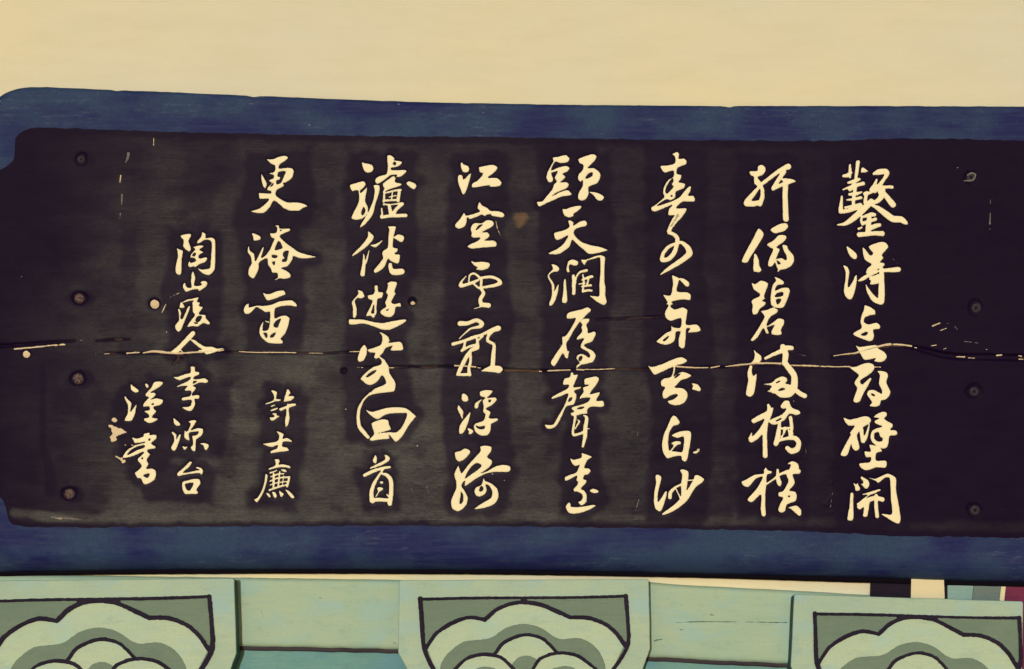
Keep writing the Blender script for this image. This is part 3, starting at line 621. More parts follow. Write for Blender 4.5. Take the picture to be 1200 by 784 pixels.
H 265 465 350 450 355 470 330 520 310 538 280 520
@ 120 435 9.8
P 325 145 360 175 410 210 418 235 390 248 350 235 325 205
P 260 285 290 320 335 365 330 410 320 470 360 420 390 378 392 400 375 490 345 560 310 575 258 572 265 530 290 480 290 390 260 330 252 300
P 490 145 515 145 532 170 520 195 495 180
P 595 125 650 115 698 128 680 165 620 205 550 245 600 248 612 270 590 300 545 330 620 310 690 325 695 355 670 385 610 405 590 405 590 430 618 460 600 490 570 530 635 545 630 560 580 590 535 598 480 570 482 540 530 530 530 500 485 470 490 455 540 445 535 405 470 410 475 370 515 320 530 300 495 285 500 255 560 190
H 562 380 585 370 590 382 575 388
@ 120 495 9.8
P 340 170 400 185 470 160 475 130 540 118 545 145 615 142 620 190 560 240 610 275 600 300 525 315 522 340 548 370 510 430 530 480 505 530 570 530 612 555 618 610 590 670 510 712 470 705 440 645 400 640 372 580 410 550 450 500 400 430 440 385 475 350 460 340 350 390 245 412 235 390 280 320 380 260 480 235 480 225 380 240 355 210
H 285 375 320 325 400 280 480 262 475 290 400 315 330 355
H 530 195 550 185 550 200 535 212
H 448 412 460 402 468 415 455 425
H 470 610 520 590 540 595 530 620 510 635
@ 120 435 9.8
P 65 625 100 615 150 640 215 655 280 700 235 725 190 735 160 755 165 790 120 820 100 815 82 760 110 720 100 670
P 105 560 140 535 172 565 155 585 125 580
P 160 985 200 990 230 1000 235 1020 265 1020 270 1040 235 1060 210 1030 180 1005
"""
CH = ["鑿", "得", "千", "尋", "壁", "開", "軒", "俯", "碧", "滿", "橋", "橫", "春", "外", "上舟", "云", "白", "沙", "頭", "天", "濶", "雁", "聲", "遠", "江", "空", "雲", "影", "浮", "騎", "瀘", "倦", "遊", "客", "回", "首", "更", "淹", "留", "許", "士", "廉", "陶", "山", "後", "人", "李", "源", "台", "謹", "書"]
glyphs = []
for l in DATA.strip().split('\n'):
    t = l.split()
    if t[0] == '@': ox, oy, s = map(float, t[1:]); glyphs.append([]); continue
    v = np.array(list(map(float, t[1:])))
    if t[0] == 'S':
        v = v.reshape(-1, 3); v = np.c_[ox+v[:, 0]/s, oy+v[:, 1]/s, v[:, 2]/s]; v = crom(v, False, 4)
    else:
        v = v.reshape(-1, 2); v = np.c_[ox+v[:, 0]/s, oy+v[:, 1]/s]; v = crom(v, True, 3)
    glyphs[-1].append((t[0], v))

# ------------------------------------------------------------------ CREAM WALL
WY = 0.062
M_wall = None
def wall_material():
    m, nt, b = mat('cream_wall_paint', .75, .25)
    big = noise(nt, .8, 4, sc=(1, 1, 2.2), off=(2.3, 0, .4)); md = noise(nt, 7, 6, sc=(1, 1, 4.5), rough=.65); fine = noise(nt, 300, 3)
    sm = noise(nt, 13, 5, sc=(1, 1, 3), rough=.7, off=(4, 3, 8))
    col = mix(nt, rampf(nt, big, .38, .62), (.580, .562, .425), (.635, .580, .350))
    col = mix(nt, mul(nt, rampf(nt, md, .45, .7), .38), col, (.53, .50, .33))
    col = mix(nt, mul(nt, rampf(nt, sm, .64, .74), .30), col, (.42, .38, .30))
    nt.links.new(col, b.inputs['Base Color']); bump(nt, b, mix(nt, .5, md, fine), .5, .0012)
    return m
M_wall = wall_material()
nx, nz = 160, 100
gx = np.linspace(-1.3, 1.3, nx); gz = np.linspace(-.9, .9, nz); GX, GZ = np.meshgrid(gx, gz, indexing='ij')
hh = .002*(fbm(GX*2+9, GZ*2+9, 1)-.5)
idx = np.arange(GX.size).reshape(GX.shape)
F = np.stack([idx[:-1, :-1], idx[1:, :-1], idx[1:, 1:], idx[:-1, 1:]], -1).reshape(-1, 4)
wall = link('plaster_wall', mesh_np('plaster_wall', np.stack([GX, hh, GZ], -1).reshape(-1, 3), F), M_wall)
wall.location = (0, WY, ZC)
wall['kind'] = 'structure'

# ------------------------------------------------------------------ NAME BOARD
board = thing('name_board', (float(BO[0]), float(BO[1]), float(BO[2])),
              'black wooden board with dark blue border and columns of cream brush writing', 'sign board',
              rot=(TILT, 0, 0))
# rotation about X by +TILT leans local Z towards -Y
TOP = crom([(-70, 168), (-42, 150), (-18, 128), (0, 112.5), (14, 105.5), (32, 102), (60, 102.2), (140, 105.5), (300, 112), (420, 117), (540, 120.5), (700, 123), (860, 124), (1040, 124.2), (1270, 125)], False, 6)
INT = crom([(-60, 300), (-30, 215), (0, 199), (16, 187), (17, 165), (26, 154), (45, 149.5), (100, 151), (200, 154.5), (400, 159), (600, 161), (800, 164), (960, 165), (1060, 162.5), (1130, 163), (1270, 167)], False, 6)
INB = crom([(-60, 500), (-20, 560), (4, 588), (12, 612), (30, 617), (80, 618), (200, 617.5), (400, 616), (600, 617), (800, 619.5), (900, 621.5), (1060, 628), (1130, 629), (1270, 633)], False, 6)
BOT = crom([(-70, 676), (0, 673), (140, 671), (280, 670), (400, 670), (600, 671), (800, 674.5), (1000, 679), (1200, 685.5), (1270, 689)], False, 6)
def ipl(curve, x): return np.interp(x, curve[:, 0], curve[:, 1])
SEAM = np.array([(-80, 405), (30, 404), (70, 402), (100, 404), (122, 413), (200, 414), (262, 412), (340, 413.5), (380, 414), (405, 424), (425, 430), (520, 429.5), (560, 431), (600, 434), (640, 434.8), (700, 433), (760, 433.5), (800, 431), (850, 429.5), (900, 426.5), (930, 428.5), (990, 430), (1015, 429), (1040, 418), (1060, 404.5), (1070, 406), (1085, 410.5), (1105, 416.5), (1125, 418.5), (1280, 419)])
g = 1.25
xs = np.arange(-62, 1262+g, g); ys = np.arange(146, 640, g)
X, Y = np.meshgrid(xs, ys, indexing='ij')
T = ipl(INT, X); B = ipl(INB, X)
T = T + 2.2*(fbm(X/9, X*0+3, 1, 5)-.5); B = B + 3.0*(fbm(X/11, X*0+7, 2, 5)-.5)
T = np.where(X < 17, np.maximum(T, 149), T)
Yc = np.clip(Y, T, B)                               # rows outside collapse on to the painted rim
# distance to lettering (for the retouched black round each character)
DL = np.full(X.shape, 60.0)
for gl in glyphs[:51]:
    P = np.concatenate([v[:, :2] for k, v in gl if k != 'H'])
    x0, y0 = P.min(0)-32; x1, y1 = P.max(0)+32
    i0, i1 = np.searchsorted(xs, [x0, x1]); j0, j1 = np.searchsorted(ys, [y0, y1])
    sl_ = (slice(i0, i1), slice(j0, j1)); XX, YY = X[sl_], Y[sl_]
    d = np.full(XX.shape, 60.0)
    for k, v in gl:
        if k == 'P': d = np.minimum(d, sdf_poly(XX, YY, v[::2]))
        elif k == 'S': d = np.minimum(d, sdf_stroke(XX, YY, v[::2] if len(v) > 8 else v))
    DL[sl_] = np.minimum(DL[sl_], d)
COLS = [[(365, 172), (368, 268), (356, 272), (360, 350), (352, 412), (288, 414), (284, 330), (272, 262), (290, 180)],
        [(312, 449), (352, 452), (362, 470), (355, 560), (348, 600), (300, 596), (306, 540), (304, 480)],
        [(140, 448), (200, 436), (272, 448), (268, 500), (262, 535), (200, 540), (256, 548), (250, 592), (176, 588), (150, 560), (128, 500)],
        [(200, 268), (255, 270), (262, 330), (255, 405), (200, 405), (190, 340)],
        [(408, 178), (490, 178), (488, 300), (478, 380), (480, 430), (492, 500), (470, 520), (404, 516), (402, 400), (404, 290)],
        [(428, 528), (468, 532), (470, 600), (425, 602), (417, 570)],
        [(528, 178), (598, 176), (592, 300), (602, 380), (596, 480), (606, 560), (590, 606), (525, 606), (516, 480), (520, 330)],
        [(630, 172), (716, 176), (722, 300), (712, 430), (700, 480), (712, 590), (690, 608), (652, 606), (660, 500), (636, 440), (632, 330)],
        [(755, 170), (830, 176), (826, 320), (838, 420), (832, 612), (756, 612), (764, 480), (752, 420), (756, 300)],
        [(862, 180), (940, 180), (945, 330), (950, 460), (944, 606), (868, 606), (862, 500), (860, 330)],
        [(975, 180), (1068, 185), (1066, 620), (980, 622), (972, 400)]]
DC = np.full(X.shape, 60.0)
for c in COLS: DC = np.minimum(DC, sdf_poly(X, Y, np.array(c, float)))
wobn = fbm(X/16, Y/16, 3, 4)-.5
patch = .95*np.maximum(sstep(13, 3, DL+16*wobn), sstep(5, -5, DC+13*wobn))
patch = np.maximum(patch, .8*sstep(3, 0, sdf_stroke(X, Y, [(50, 430, 4), (50, 520, 5), (58, 550, 10), (60, 575, 12)])))
# blotchy wear plus painted light falloff: middle and left paler, ends darker
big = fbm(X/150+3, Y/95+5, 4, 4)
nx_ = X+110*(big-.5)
wear_and_light = np.interp(nx_, [10, 60, 130, 180, 480, 560, 640, 740, 850, 960, 1060], [0, .12, .55, .85, 1, .86, .68, .52, .30, .13, 0])
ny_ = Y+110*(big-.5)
wear_and_light *= np.interp(ny_, [150, 230, 330, 430, 600], [.34, .50, .66, .95, 1.0])
wear_and_light *= .62+.85*(fbm(X/70, Y/20, 1, 5)-.15)
wear_and_light *= 1-.42*sstep(.50, .72, fbm(X/38+4, Y/34+2, 5, 5))
wear_and_light = np.maximum(wear_and_light, .6*sstep(3, -3, sdf_stroke(X, Y, [(16, 600, 8), (60, 606, 13), (110, 613, 5)])+5*wobn))
wear_and_light += .5*sstep(9, 0, np.abs(Y-(B-12))+8*wobn)*sstep(0, 60, X)*(1-.7*sstep(700, 1000, X))
wear_and_light *= 1-.75*sstep(12, 4, Y-T+5*wobn)              # fresh black brushed along the border
wear_and_light *= 1-.8*sstep(8, 2, B-Y+5*wobn)
wear_and_light = np.clip(wear_and_light, 0, 1)
H = .0004*(fbm(X/60, Y/14, 5, 4)-.5)*sstep(2, 10, DL) + 0.00012*(fbm(X/7, Y/2.2, 2, 3)-.5)*sstep(1, 4, DL)
# blistered old paint
blis = sstep(.58, .72, fbm(X/5, Y/3, 0, 3))*(sstep(14, 3, np.abs(X-272)/.7+abs(Y-530)*.15-6)+sstep(14, 3, np.abs(X-505)+abs(Y-390)*.5-6)+sstep(20, 4, np.hypot((X-500)/1.2, (Y-565)/3.2)-8)+sstep(14, 3, np.abs(X-748)+abs(Y-520)*.12-8)+sstep(10, 3, np.abs(X-975)+abs(Y-590)*.4-6))
H += .0006*np.clip(blis, 0, 1)*(1-patch)
H += -.0006*np.exp(-np.clip(DL-.5, 0, 9)**2/.9)*(DL < 3)
CR = [[(-80, 405, 2.5), (0, 405.5, 2.4), (30, 403.5, 2), (60, 401.5, 2.2), (88, 399.5, .8)],
      [(113, 399.8, .8), (125, 399, 1.8), (140, 398, 1.4), (152, 397.5, .6)],
      [(124, 414, .8), (150, 414, 1.6), (200, 414.5, 1.2), (215, 416, .8)], [(208, 414, .8), (209, 420, 1.4), (202, 428, .6)],
      [(480, 429.5, .8), (495, 430.3, 1.6), (515, 429.3, 1.2), (560, 431, 1.2), (600, 434, 1.6), (632, 435, 1.8), (660, 434.6, .8), (720, 432.6, .9), (760, 433.3, .9), (790, 430.8, .9), (850, 430, 1.1), (880, 428, 1.2), (915, 427.6, 1.2), (960, 430.4, 1.1), (1000, 431, 1.0), (1033, 431, .5)],
      [(975, 419, .8), (1000, 415.5, 1), (1020, 409, 1.4), (1044, 405.6, 1.6), (1060, 405.5, 2), (1072, 407.5, 2.6), (1085, 411, 4), (1105, 416, 5), (1125, 418.3, 5), (1160, 418.5, 5.5), (1200, 419.5, 5.5), (1280, 420, 5.5)],
      [(255, 412, .6), (300, 414, .9), (380, 414.5, .8), (402, 413, .7), (424, 413, .6)], [(425, 431, .8), (480, 430.3, .8)],
      [(700, 375, .5), (760, 372, .7), (800, 371, .4)], [(210, 425, .6), (213, 421, .6)]]
DK = np.full(X.shape, 60.0)
for c in CR:
    d = sdf_stroke(X, Y, np.array(c, float)); DK = np.minimum(DK, d)
    wd = np.interp(X, [q[0] for q in sorted(c)], [q[2] for q in sorted(c)])
    H -= (.0022+.0008*np.clip(wd, 0, 6))*sstep(1.3, -.3, d-.25*(fbm(X/6, Y/3, 3, 3)-.3))
DK = DK + 0
SCREWS = [(95, 187, 6.0, 1), (92.5, 350, 6.8, 0), (91.5, 444, 7.2, 0), (81, 579, 7.0, 0),
          (1138, 208, 7.0, 1), (1144, 361, 7.6, 1), (1142, 459, 7.2, 1), (1143, 598, 7.6, 1)]
wood = np.zeros(X.shape)
for sx, sy, sr, pa in SCREWS:
    d = np.hypot((X-sx)*(1+.12*math.sin(sx)), Y-sy)+5.5*(fbm(X/9+sx, Y/9, 4, 3)-.5); d2 = np.hypot((X-sx-3)/1.5, Y-sy)
    H -= (.0016 if pa else .0030)*sstep(sr+2.2, sr+.2, d)
    patch = np.maximum(patch, sstep(sr+6, sr+1, d2+4*wobn))
for hx, hy, hr in [(403, 434.5, 3.2), (483, 353, 4.0), (181, 356, 6.2), (31, 415, 4.6)]:
    d = np.hypot(X-hx, Y-hy); H -= .006*sstep(hr+.8, hr-1.4, d)*(1 if hr < 4.3 else .35); patch = np.maximum(patch, sstep(hr+4, hr+1, d))
wood = np.maximum(wood, .50*sstep(11, 3, np.hypot((X-610)/1.1, Y-257)+11*(fbm(X/8+2, Y/7, 2, 4)-.5)))
patch = np.maximum(patch, sstep(1.6, .4, DK))
wood = np.maximum(wood, .22*sstep(.8, 0, DK)*sstep(.45, .6, fbm(X/20, Y/20, 5))*(X < 1060)*(X > 110))
wood = np.maximum(wood, .45*sstep(1.3, 0, sdf_stroke(X, Y, [(592, 434, 1.2), (632, 435, 1.2)])))
uu, vv = board_uv(X, Yc)
V = np.stack([uu, -H, vv], -1).reshape(-1, 3)
A = np.stack([patch, wear_and_light, np.clip(wood, 0, 1), np.ones_like(X)], -1).reshape(-1, 4)
idx = np.arange(X.size).reshape(X.shape)
q = np.stack([idx[:-1, :-1], idx[:-1, 1:], idx[1:, 1:], idx[1:, :-1]], -1)
ymid = .25*(Yc[:-1, :-1]+Yc[1:, :-1]+Yc[:-1, 1:]+Yc[1:, 1:]); xmid = X[:-1, :-1]+g/2
alive = ((Yc[:-1, 1:]-Yc[:-1, :-1]) > 1e-6) | ((Yc[1:, 1:]-Yc[1:, :-1]) > 1e-6)
sy_ = np.interp(xmid, SEAM[:, 0], SEAM[:, 1])
for up in (True, False):
    Fm = q[alive & ((ymid < sy_) == up)]
    used, inv = np.unique(Fm, return_inverse=True)
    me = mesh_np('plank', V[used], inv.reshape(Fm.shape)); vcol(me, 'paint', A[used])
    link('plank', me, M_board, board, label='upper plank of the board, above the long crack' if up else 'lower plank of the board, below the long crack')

# blue border: mouldings that pass behind the edge of the black field and round over at the outside
def rail(name, xs_, inner, outer, prof, label):
    """prof: list of (t across from inner to outer, outward height in m)"""
    rows = []
    for t, h in prof:
        yy = inner*(1-min(t, 1))+outer*min(t, 1)
        u, v = board_uv(xs_, yy); v = v + (0 if t <= 1 else 0)
        n = .0005*(fbm(xs_/23+t*3, xs_*0+t*9, 3, 4)-.5)
        rows.append(np.stack([u, -(h+n), v], -1))
    Rr = np.stack(rows, 1); n, m_ = Rr.shape[:2]
    ix = np.arange(n*m_).reshape(n, m_)
    Fq = np.stack([ix[:-1, :-1], ix[:-1, 1:], ix[1:, 1:], ix[1:, :-1]], -1).reshape(-1, 4)
    return link(name, mesh_np(name, Rr.reshape(-1, 3), Fq), M_blue, board, label=label)
xr = np.arange(-66, 1266, 2.5)
wt = .9*(fbm(xr/14, xr*0+1, 2, 4)-.5)
flat = [(t, -.0012) for t in (0, .12, .25, .4, .55, .7, .82, .9)]
nick = 1.6*np.exp(-((xr-296)/6)**2)+1.4*np.exp(-((xr-855)/5)**2)+1.0*np.exp(-((xr-136)/4)**2)
rail('border_rail', xr, np.maximum(ipl(INT, xr)+6, 0)*np.ones_like(xr), ipl(TOP, xr)+wt+nick,
     flat+[(.955, -.0018), (.985, -.004), (1, -.009), (1, -.045)], 'dark blue upper border with scuffed paint')
rail('border_rail', xr, ipl(INB, xr)-7, ipl(BOT, xr)+wt*.5,
     [(t, -.0012) for t in (0, .15, .3, .45, .55)]+[(.62, -.0016), (.69, -.0032), (.76, -.0065), (.83, -.011), (.90, -.017), (.95, -.024), (1, -.033), (1, -.046)],
     'dark blue lower border rounding under at its bottom edge')
SHADOW_EDGE = crom([(-70, 679), (0, 676.3), (140, 674.4), (280, 673.4), (400, 673.4), (600, 674.6), (800, 677.8), (1000, 683.6), (1200, 690.6), (1270, 694)], False, 6)  # lower edge of a black strip painted in for the board's shadow line
xs_ = xr; top_ = ipl(BOT, xs_)-3; bot_ = ipl(SHADOW_EDGE, xs_)+.5*(fbm(xs_/9, xs_*0+6, 2, 3)-.5)
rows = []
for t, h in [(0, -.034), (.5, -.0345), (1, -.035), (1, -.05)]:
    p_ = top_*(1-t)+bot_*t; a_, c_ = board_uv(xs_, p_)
    s_ = (6.0-h)/6.0                                   # this shadow strip lies behind the face: sized for its own depth
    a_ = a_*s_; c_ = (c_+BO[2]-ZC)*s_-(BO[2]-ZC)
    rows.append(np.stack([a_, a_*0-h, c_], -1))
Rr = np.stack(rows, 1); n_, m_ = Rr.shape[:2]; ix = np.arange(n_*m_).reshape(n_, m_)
M_shadow_strip = bpy.data.materials.new('shadow_strip_black'); M_shadow_strip.use_nodes = True
bb_ = M_shadow_strip.node_tree.nodes['Principled BSDF']; bb_.inputs['Base Color'].default_value = (.005, .004, .007, 1); bb_.inputs['Roughness'].default_value = .9; bb_.inputs['Specular IOR Level'].default_value = .02
link('shadow_strip', mesh_np('shadow_strip', Rr.reshape(-1, 3), np.stack([ix[:-1, :-1], ix[:-1, 1:], ix[1:, 1:], ix[1:, :-1]], -1).reshape(-1, 4)), M_shadow_strip, board, label='black strip standing in for the shadow along the foot of the board')
# left end of the border, behind the rounded corners of the black field
xl = np.arange(-66, 30, 3.0)
for yl in (np.arange(170, 330, 4.0), np.arange(490, 640, 4.0)):
    XL, YL = np.meshgrid(xl, yl, indexing='ij'); u, v = board_uv(XL, YL)
    ix = np.arange(XL.size).reshape(XL.shape)
    Fq = np.stack([ix[:-1, :-1], ix[:-1, 1:], ix[1:, 1:], ix[1:, :-1]], -1).reshape(-1, 4)
    link('border_rail', mesh_np('border_rail', np.stack([u, u*0+.0017, v], -1).reshape(-1, 3), Fq), M_blue, board, label='dark blue left border showing at two corners')

# characters
for gl, nm in zip(glyphs[:51], CH):
    me, _ = shape_mesh('painted_character', gl, board_uv, g=.55, thick=.0005, rise=.6, thin=.34, wob=.55)
    link('painted_character', me, M_letter, board, label='cream brush-written character '+nm)
# cream splashes and chips
sp_extra = [('S', np.array([(146.5, 521.5, 1.6), (147.5, 521.6, 1.4)])), ('S', np.array([(154, 521.6, 1.5), (155.5, 521.7, 1.5)])), ('S', np.array([(136, 535, 2.4), (139.5, 536.5, 2.2)]))]
for pr in list(glyphs[51])+sp_extra:
    me, _ = shape_mesh('paint_splash', [pr], board_uv, g=.5, thick=.0005, rise=.7, wob=2.4 if pr[0] == 'P' else .8)
    link('paint_splash', me, M_chip, board)
def L(txt):
    out = []
    for s in txt.split(';'):
        v = np.array(list(map(float, s.split()))).reshape(-1, 3); out.append(('S', v if len(v) < 3 else crom(v, False, 3)))
    return out
CHIPS = "17 409 1.8 45 406.5 2.2 75 403.2 .9;64 405.2 .8 76 404 1.8;112 414.8 .7 128 414.6 .7;149 414 1.6 163 413 1.6;168 413.6 1.4 180 411.6 2.8 195 413 2.8 210 414 2.2 240 412 2.2 262 410.4 1.4;280 412 .8 300 413 1.1 330 413 1.1 347 413.4 .7;362 413.8 .5 378 413.9 .6;410 412.2 .7 421 412 1.5;416 430.4 .5 425 430.8 .7;455 431 1.2 461 431 .9;533 428.4 1.9 545 429 1.5 557 430 1.7;560 431 .9 563 431.2 .9;632 435 1 634.5 435.4 1;642 434.6 1.3 655 434 1.5 668 433.6 1.1;676 433 1.7 684 433.5 1.5;686 433 1.2 700 433 1.1 720 432 .8;782 430 .9 790 429 1.8 800 430 1.8 815 431 1.3 830 430.8 .9;833 431 1.2 843 429 1.5;850 429.6 .8 865 427.8 1.8 880 426.2 1.8 900 425.5 2.2 915 426 2.2;923 428 1.3 945 428.5 1.8 960 429 1.5;962 429.3 1.3 980 429.8 1.2 996 429.6 1.3;1025 430 .9 1032 430.2 .9;977 417 .9 990 415 1.4 1003 413.5 1.9 1015 410 2.6 1025 407.4 2.6 1035 404.5 2.7 1044 403.4 2.7;1047 403.5 2.3 1057 404 2 1068 405.6 2;1072 407.3 1 1074 407.6 1;1091 405.2 1.1 1097 404.4 1.6;1106 409.2 1 1109 407.8 .9;1121 418 1.1 1130 418.3 1.6;1135 419.5 .8 1142 419.7 .8;1168 416.6 1.5 1174 416 1.5;1194 417 1.4 1197 417.5 1.4;1194 421 1 1199 421 1;1156 409.5 1.5 1156.4 409.6 1.5;1093 382 2 1101 378.8 1.8;1100.5 388 .8 1109 384.6 1.6;95 398.8 1 95.3 398.8 1;195 389 1.6 195.3 389 1.6;25 324 1.2 25.2 324 1.2;405 479.6 1.7 405.2 479.6 1.7;489 522.5 1.8 489.2 522.5 1.8;577 555.5 1.3 577.2 555.5 1.3;584 558 .9 584.2 558 .9;591 563 1.5 591.2 563 1.5;1122 196.5 1.4 1122.2 196.5 1.4;581 258 .6 583 268 1.1 588 279 .7;196 350 .6 204 346 1 213 342 .5;189.5 367 .8 193 359.5 1.6 194.5 356.5 .8;818 527 2.2 819.3 526.6 1.4;602 496 .4 606 500 .4;140.5 214 1.2 141.5 206 2.2;180 170 1.2 180.2 162 1.0;63 607 .5 68 607.8 1.3 73 608 .8;930 470 1.2 930.2 470.2 1.2"
me, _ = shape_mesh('paint_chip', L(CHIPS), board_uv, g=.42, thick=.0005, rise=.6, wob=.7)
link('paint_chip', me, M_chip, board, kind='stuff', label='chips and slivers of bare pale wood along the crack')
SCUFF = "150.5 180 4 149 187 3 147 190 2;143 228 2.5 142.5 240 2;141 250 1.8 140.5 256 1.6;1160.5 234 1.2 1160.5 239 1.4;1160.5 250 1.6 1160 262 2.6;1160 268 1.4 1160 269 1.4;1134 205 1.6 1139 203 2.4 1143 205 1.8 1140 211 1.6 1130 212 .9;1110 379 1 1116 380 1.2 1122 386 1.5;1130 400 1 1146 402 1.2;140 386 .4 172 362 .6;60 606 2 80 607.5 3 95 609 1.6;935 415 .6 946 417.5 .9;1046 303 .7 1052 309 .7;943 536 .8 944.5 531 1 944 526 .7;940 541 .8 938 543 .7;498 382 1 503 384 .8;748 500 1.4 747 512 1;749 585 1.6 744 600 1.4;500 570 1.2 502 577 1.5;485 578 1.3 482 572 1;976 575 1.4 973 595 1.6;565 400 .5 580 401.5 .9 605 402 .6;641 404 .4 665 404.8 .5"
me, _ = shape_mesh('scuff_mark', L(SCUFF), board_uv, g=.5, thick=.0004, rise=.8, wob=1.3)
link('scuff_mark', me, M_scuff, board, kind='stuff', label='dusty grey scuffs on the black paint')

# screws
def screw_mat(name, cols, dark):
    m, nt, b = mat(name, .6, .25)
    a = noise(nt, 420, 5, rough=.75); c = noise(nt, 190, 4, rough=.7, off=(3, 3, 3))
    col = ramp(nt, a, [(.34, cols[0]), (.66, cols[2]), (.50, cols[1])])
    col = mix(nt, rampf(nt, c, .48, .60), col, dark)
    nt.links.new(col, b.inputs['Base Color']); bump(nt, b, a, .9, .0008)
    return m
M_screw = screw_mat('rusty_screw', [(.03, .015, .015), (.085, .052, .045), (.26, .19, .16)], (.018, .010, .014))
M_screwp = screw_mat('overpainted_screw', [(.010, .006, .012), (.022, .014, .022), (.06, .05, .06)], (.008, .005, .012))
def screw_mesh():
    n = 28; V = []; F = []
    prof = [(1.0, -.0035), (1.0, -.0012), (.93, -.0002), (.75, .0007), (.55, .0012), (.35, .0014)]
    for r, h in prof:
        for i in range(n):
            a = 2*math.pi*i/n; V.append((r*math.cos(a), -h, r*math.sin(a)))
    for k in range(len(prof)-1):
        for i in range(n):
            j = (i+1) % n; F.append((k*n+i, (k+1)*n+i, (k+1)*n+j, k*n+j))
    # cross recess in the middle: a plus-shaped sunken floor
    base = len(V); m_ = 24
    for i in range(n):
        a = 2*math.pi*i/n; rr = .30
        c = abs(math.cos(2*a)); deep = c > .72
        V.append((rr*math.cos(a), -(-.0006 if deep else .0013), rr*math.sin(a)))
    k = len(prof)-1
    for i in range(n):
        j = (i+1) % n; F.append((k*n+i, base+i, base+j, k*n+j))
    V.append((0, .0012, 0)); c = len(V)-1
    tri = [(base+i, c, base+(i+1) % n) for i in range(n)]
    me = bpy.data.meshes.new('screw'); me.from_pydata([(x*.0095, y, z*.0095) for x, y, z in V], [], F+tri); me.update()
    for p in me.polygons: p.use_smooth = True
    return me
sm1 = screw_mesh(); sm1.materials.append(M_screw); sm2 = screw_mesh(); sm2.materials.append(M_screwp)
for i, (sx, sy, sr, pa) in enumerate(SCREWS):
    u, v = board_uv(sx, sy); o = link('screw', sm2 if pa else sm1, None, board)
    o.location = (float(u), .0018, float(v)); o.rotation_euler = (R(4*math.sin(i*2)), R(37*i), R(4*math.cos(i*3))); s = sr/6.9*.95; o.scale = (s, 1, s)
# small pale plugs
for px, py, r in [(181.5, 356.5, 5.0), (31, 415.3, 4.1), (484, 355.5, 2.3)]:
    me, _ = shape_mesh('wood_plug', [('S', np.array([(px-.3, py, r*2), (px+.3, py+.2, r*1.9)]))], board_uv, g=.5, thick=.0012, rise=r*.7, y0=.0008, wob=.8)
    link('wood_plug', me, M_chip, board)

# ------------------------------------------------------------------ BEAMS UNDER THE BOARD
def strip(name, top, bottom, yf, mat_, parent, nrow=22, depth=.05, x0=-70, x1=1270, step=3.0, relief=.0012, groove=None, base=(0, 0, 0), **props):
    xs_ = np.arange(x0, x1+.1, step); T_ = np.interp(xs_, *zip(*top)); B_ = np.interp(xs_, *zip(*bottom))
    T_ = T_+.8*(fbm(xs_/17, xs_*0+2, 1, 4)-.5); B_ = B_+1.2*(fbm(xs_/13, xs_*0+4, 2, 4)-.5)
    rows = []
    tt = np.linspace(0, 1, nrow)
    for k, t in enumerate(tt):
        yy = T_*(1-t)+B_*t
        e = min(t, 1-t)*nrow
        h = relief*(fbm(xs_/30, xs_*0+t*6, 3, 4)-.5) - (.0025 if k in (0, nrow-1) else 0)
        if groove: h = h-.0016*np.exp(-((yy-groove(xs_))/1.6)**2)*(xs_ > 640)
        x_, z_ = flat_xz(xs_, yy, yf); rows.append(np.stack([x_-base[0], yf-h-base[1], z_+ZC-base[2]], -1))
    x_, z_ = flat_xz(xs_, T_, yf); rows.insert(0, np.stack([x_-base[0], x_*0+yf+depth-base[1], z_+ZC-base[2]], -1))
    x_, z_ = flat_xz(xs_, B_, yf); rows.append(np.stack([x_-base[0], x_*0+yf+depth-base[1], z_+ZC-base[2]], -1))
    Rr = np.stack(rows, 1); n, m_ = Rr.shape[:2]; ix = np.arange(n*m_).reshape(n, m_)
    Fq = np.stack([ix[:-1, :-1], ix[:-1, 1:], ix[1:, 1:], ix[1:, :-1]], -1).reshape(-1, 4)
    o = link(name, mesh_np(name, Rr.reshape(-1, 3), Fq), mat_, parent, **props)
    o.location = base if parent is None else (0, 0, 0)
    return o
M_green = painted('pale_green_paint', (.29, .42, .30), (.325, .44, .30), (.26, .39, .30), .6, chip=(.10, .15, .14), chipth=.74, bs=.5, spec=.3)
M_teal = painted('teal_paint', (.095, .24, .23), (.13, .30, .26), (.07, .19, .22), .6, chip=(.03, .05, .05), chipth=.72, bs=.6, spec=.3)
gt = [(-70, 672), (0, 674), (280, 677.8), (470, 680.5), (762, 683), (800, 686.5), (930, 693), (1080, 702), (1270, 713)]
gb = [(-70, 752), (280, 757.5), (330, 758), (470, 761), (762, 770), (860, 775), (930, 778), (1270, 795)]
GY = .042
strip('green_beam', gt, gb, GY, M_green, None, base=(0, GY, 2.28), depth=.03,
      groove=lambda x: 727+.012*(x-760), label='pale green wooden beam under the black board, behind the cloud brackets', category='beam')
tb = [(x, y+5.5) for x, y in gb]
strip('teal_beam', [(x, y-2) for x, y in gb], [(x, y+70) for x, y in gb], GY+.016, M_teal, None, base=(0, GY+.016, 2.12), depth=.015, relief=.002,
      label='teal painted beam along the bottom, directly below the pale green beam', category='beam')
gbeam = bpy.data.objects['green_beam']
pf = lambda a, c: (lambda q: (q[0], q[1]+ZC-2.28))(flat_xz(a, c, GY-.0006))
M_crack = painted('green_crack', (.07, .14, .13), (.10, .18, .16), (.05, .10, .10), .7, spec=.05)
L2 = lambda s: [('S', crom(np.array(list(map(float, q.split()))).reshape(-1, 3), False, 3)) for q in s.split(';')]
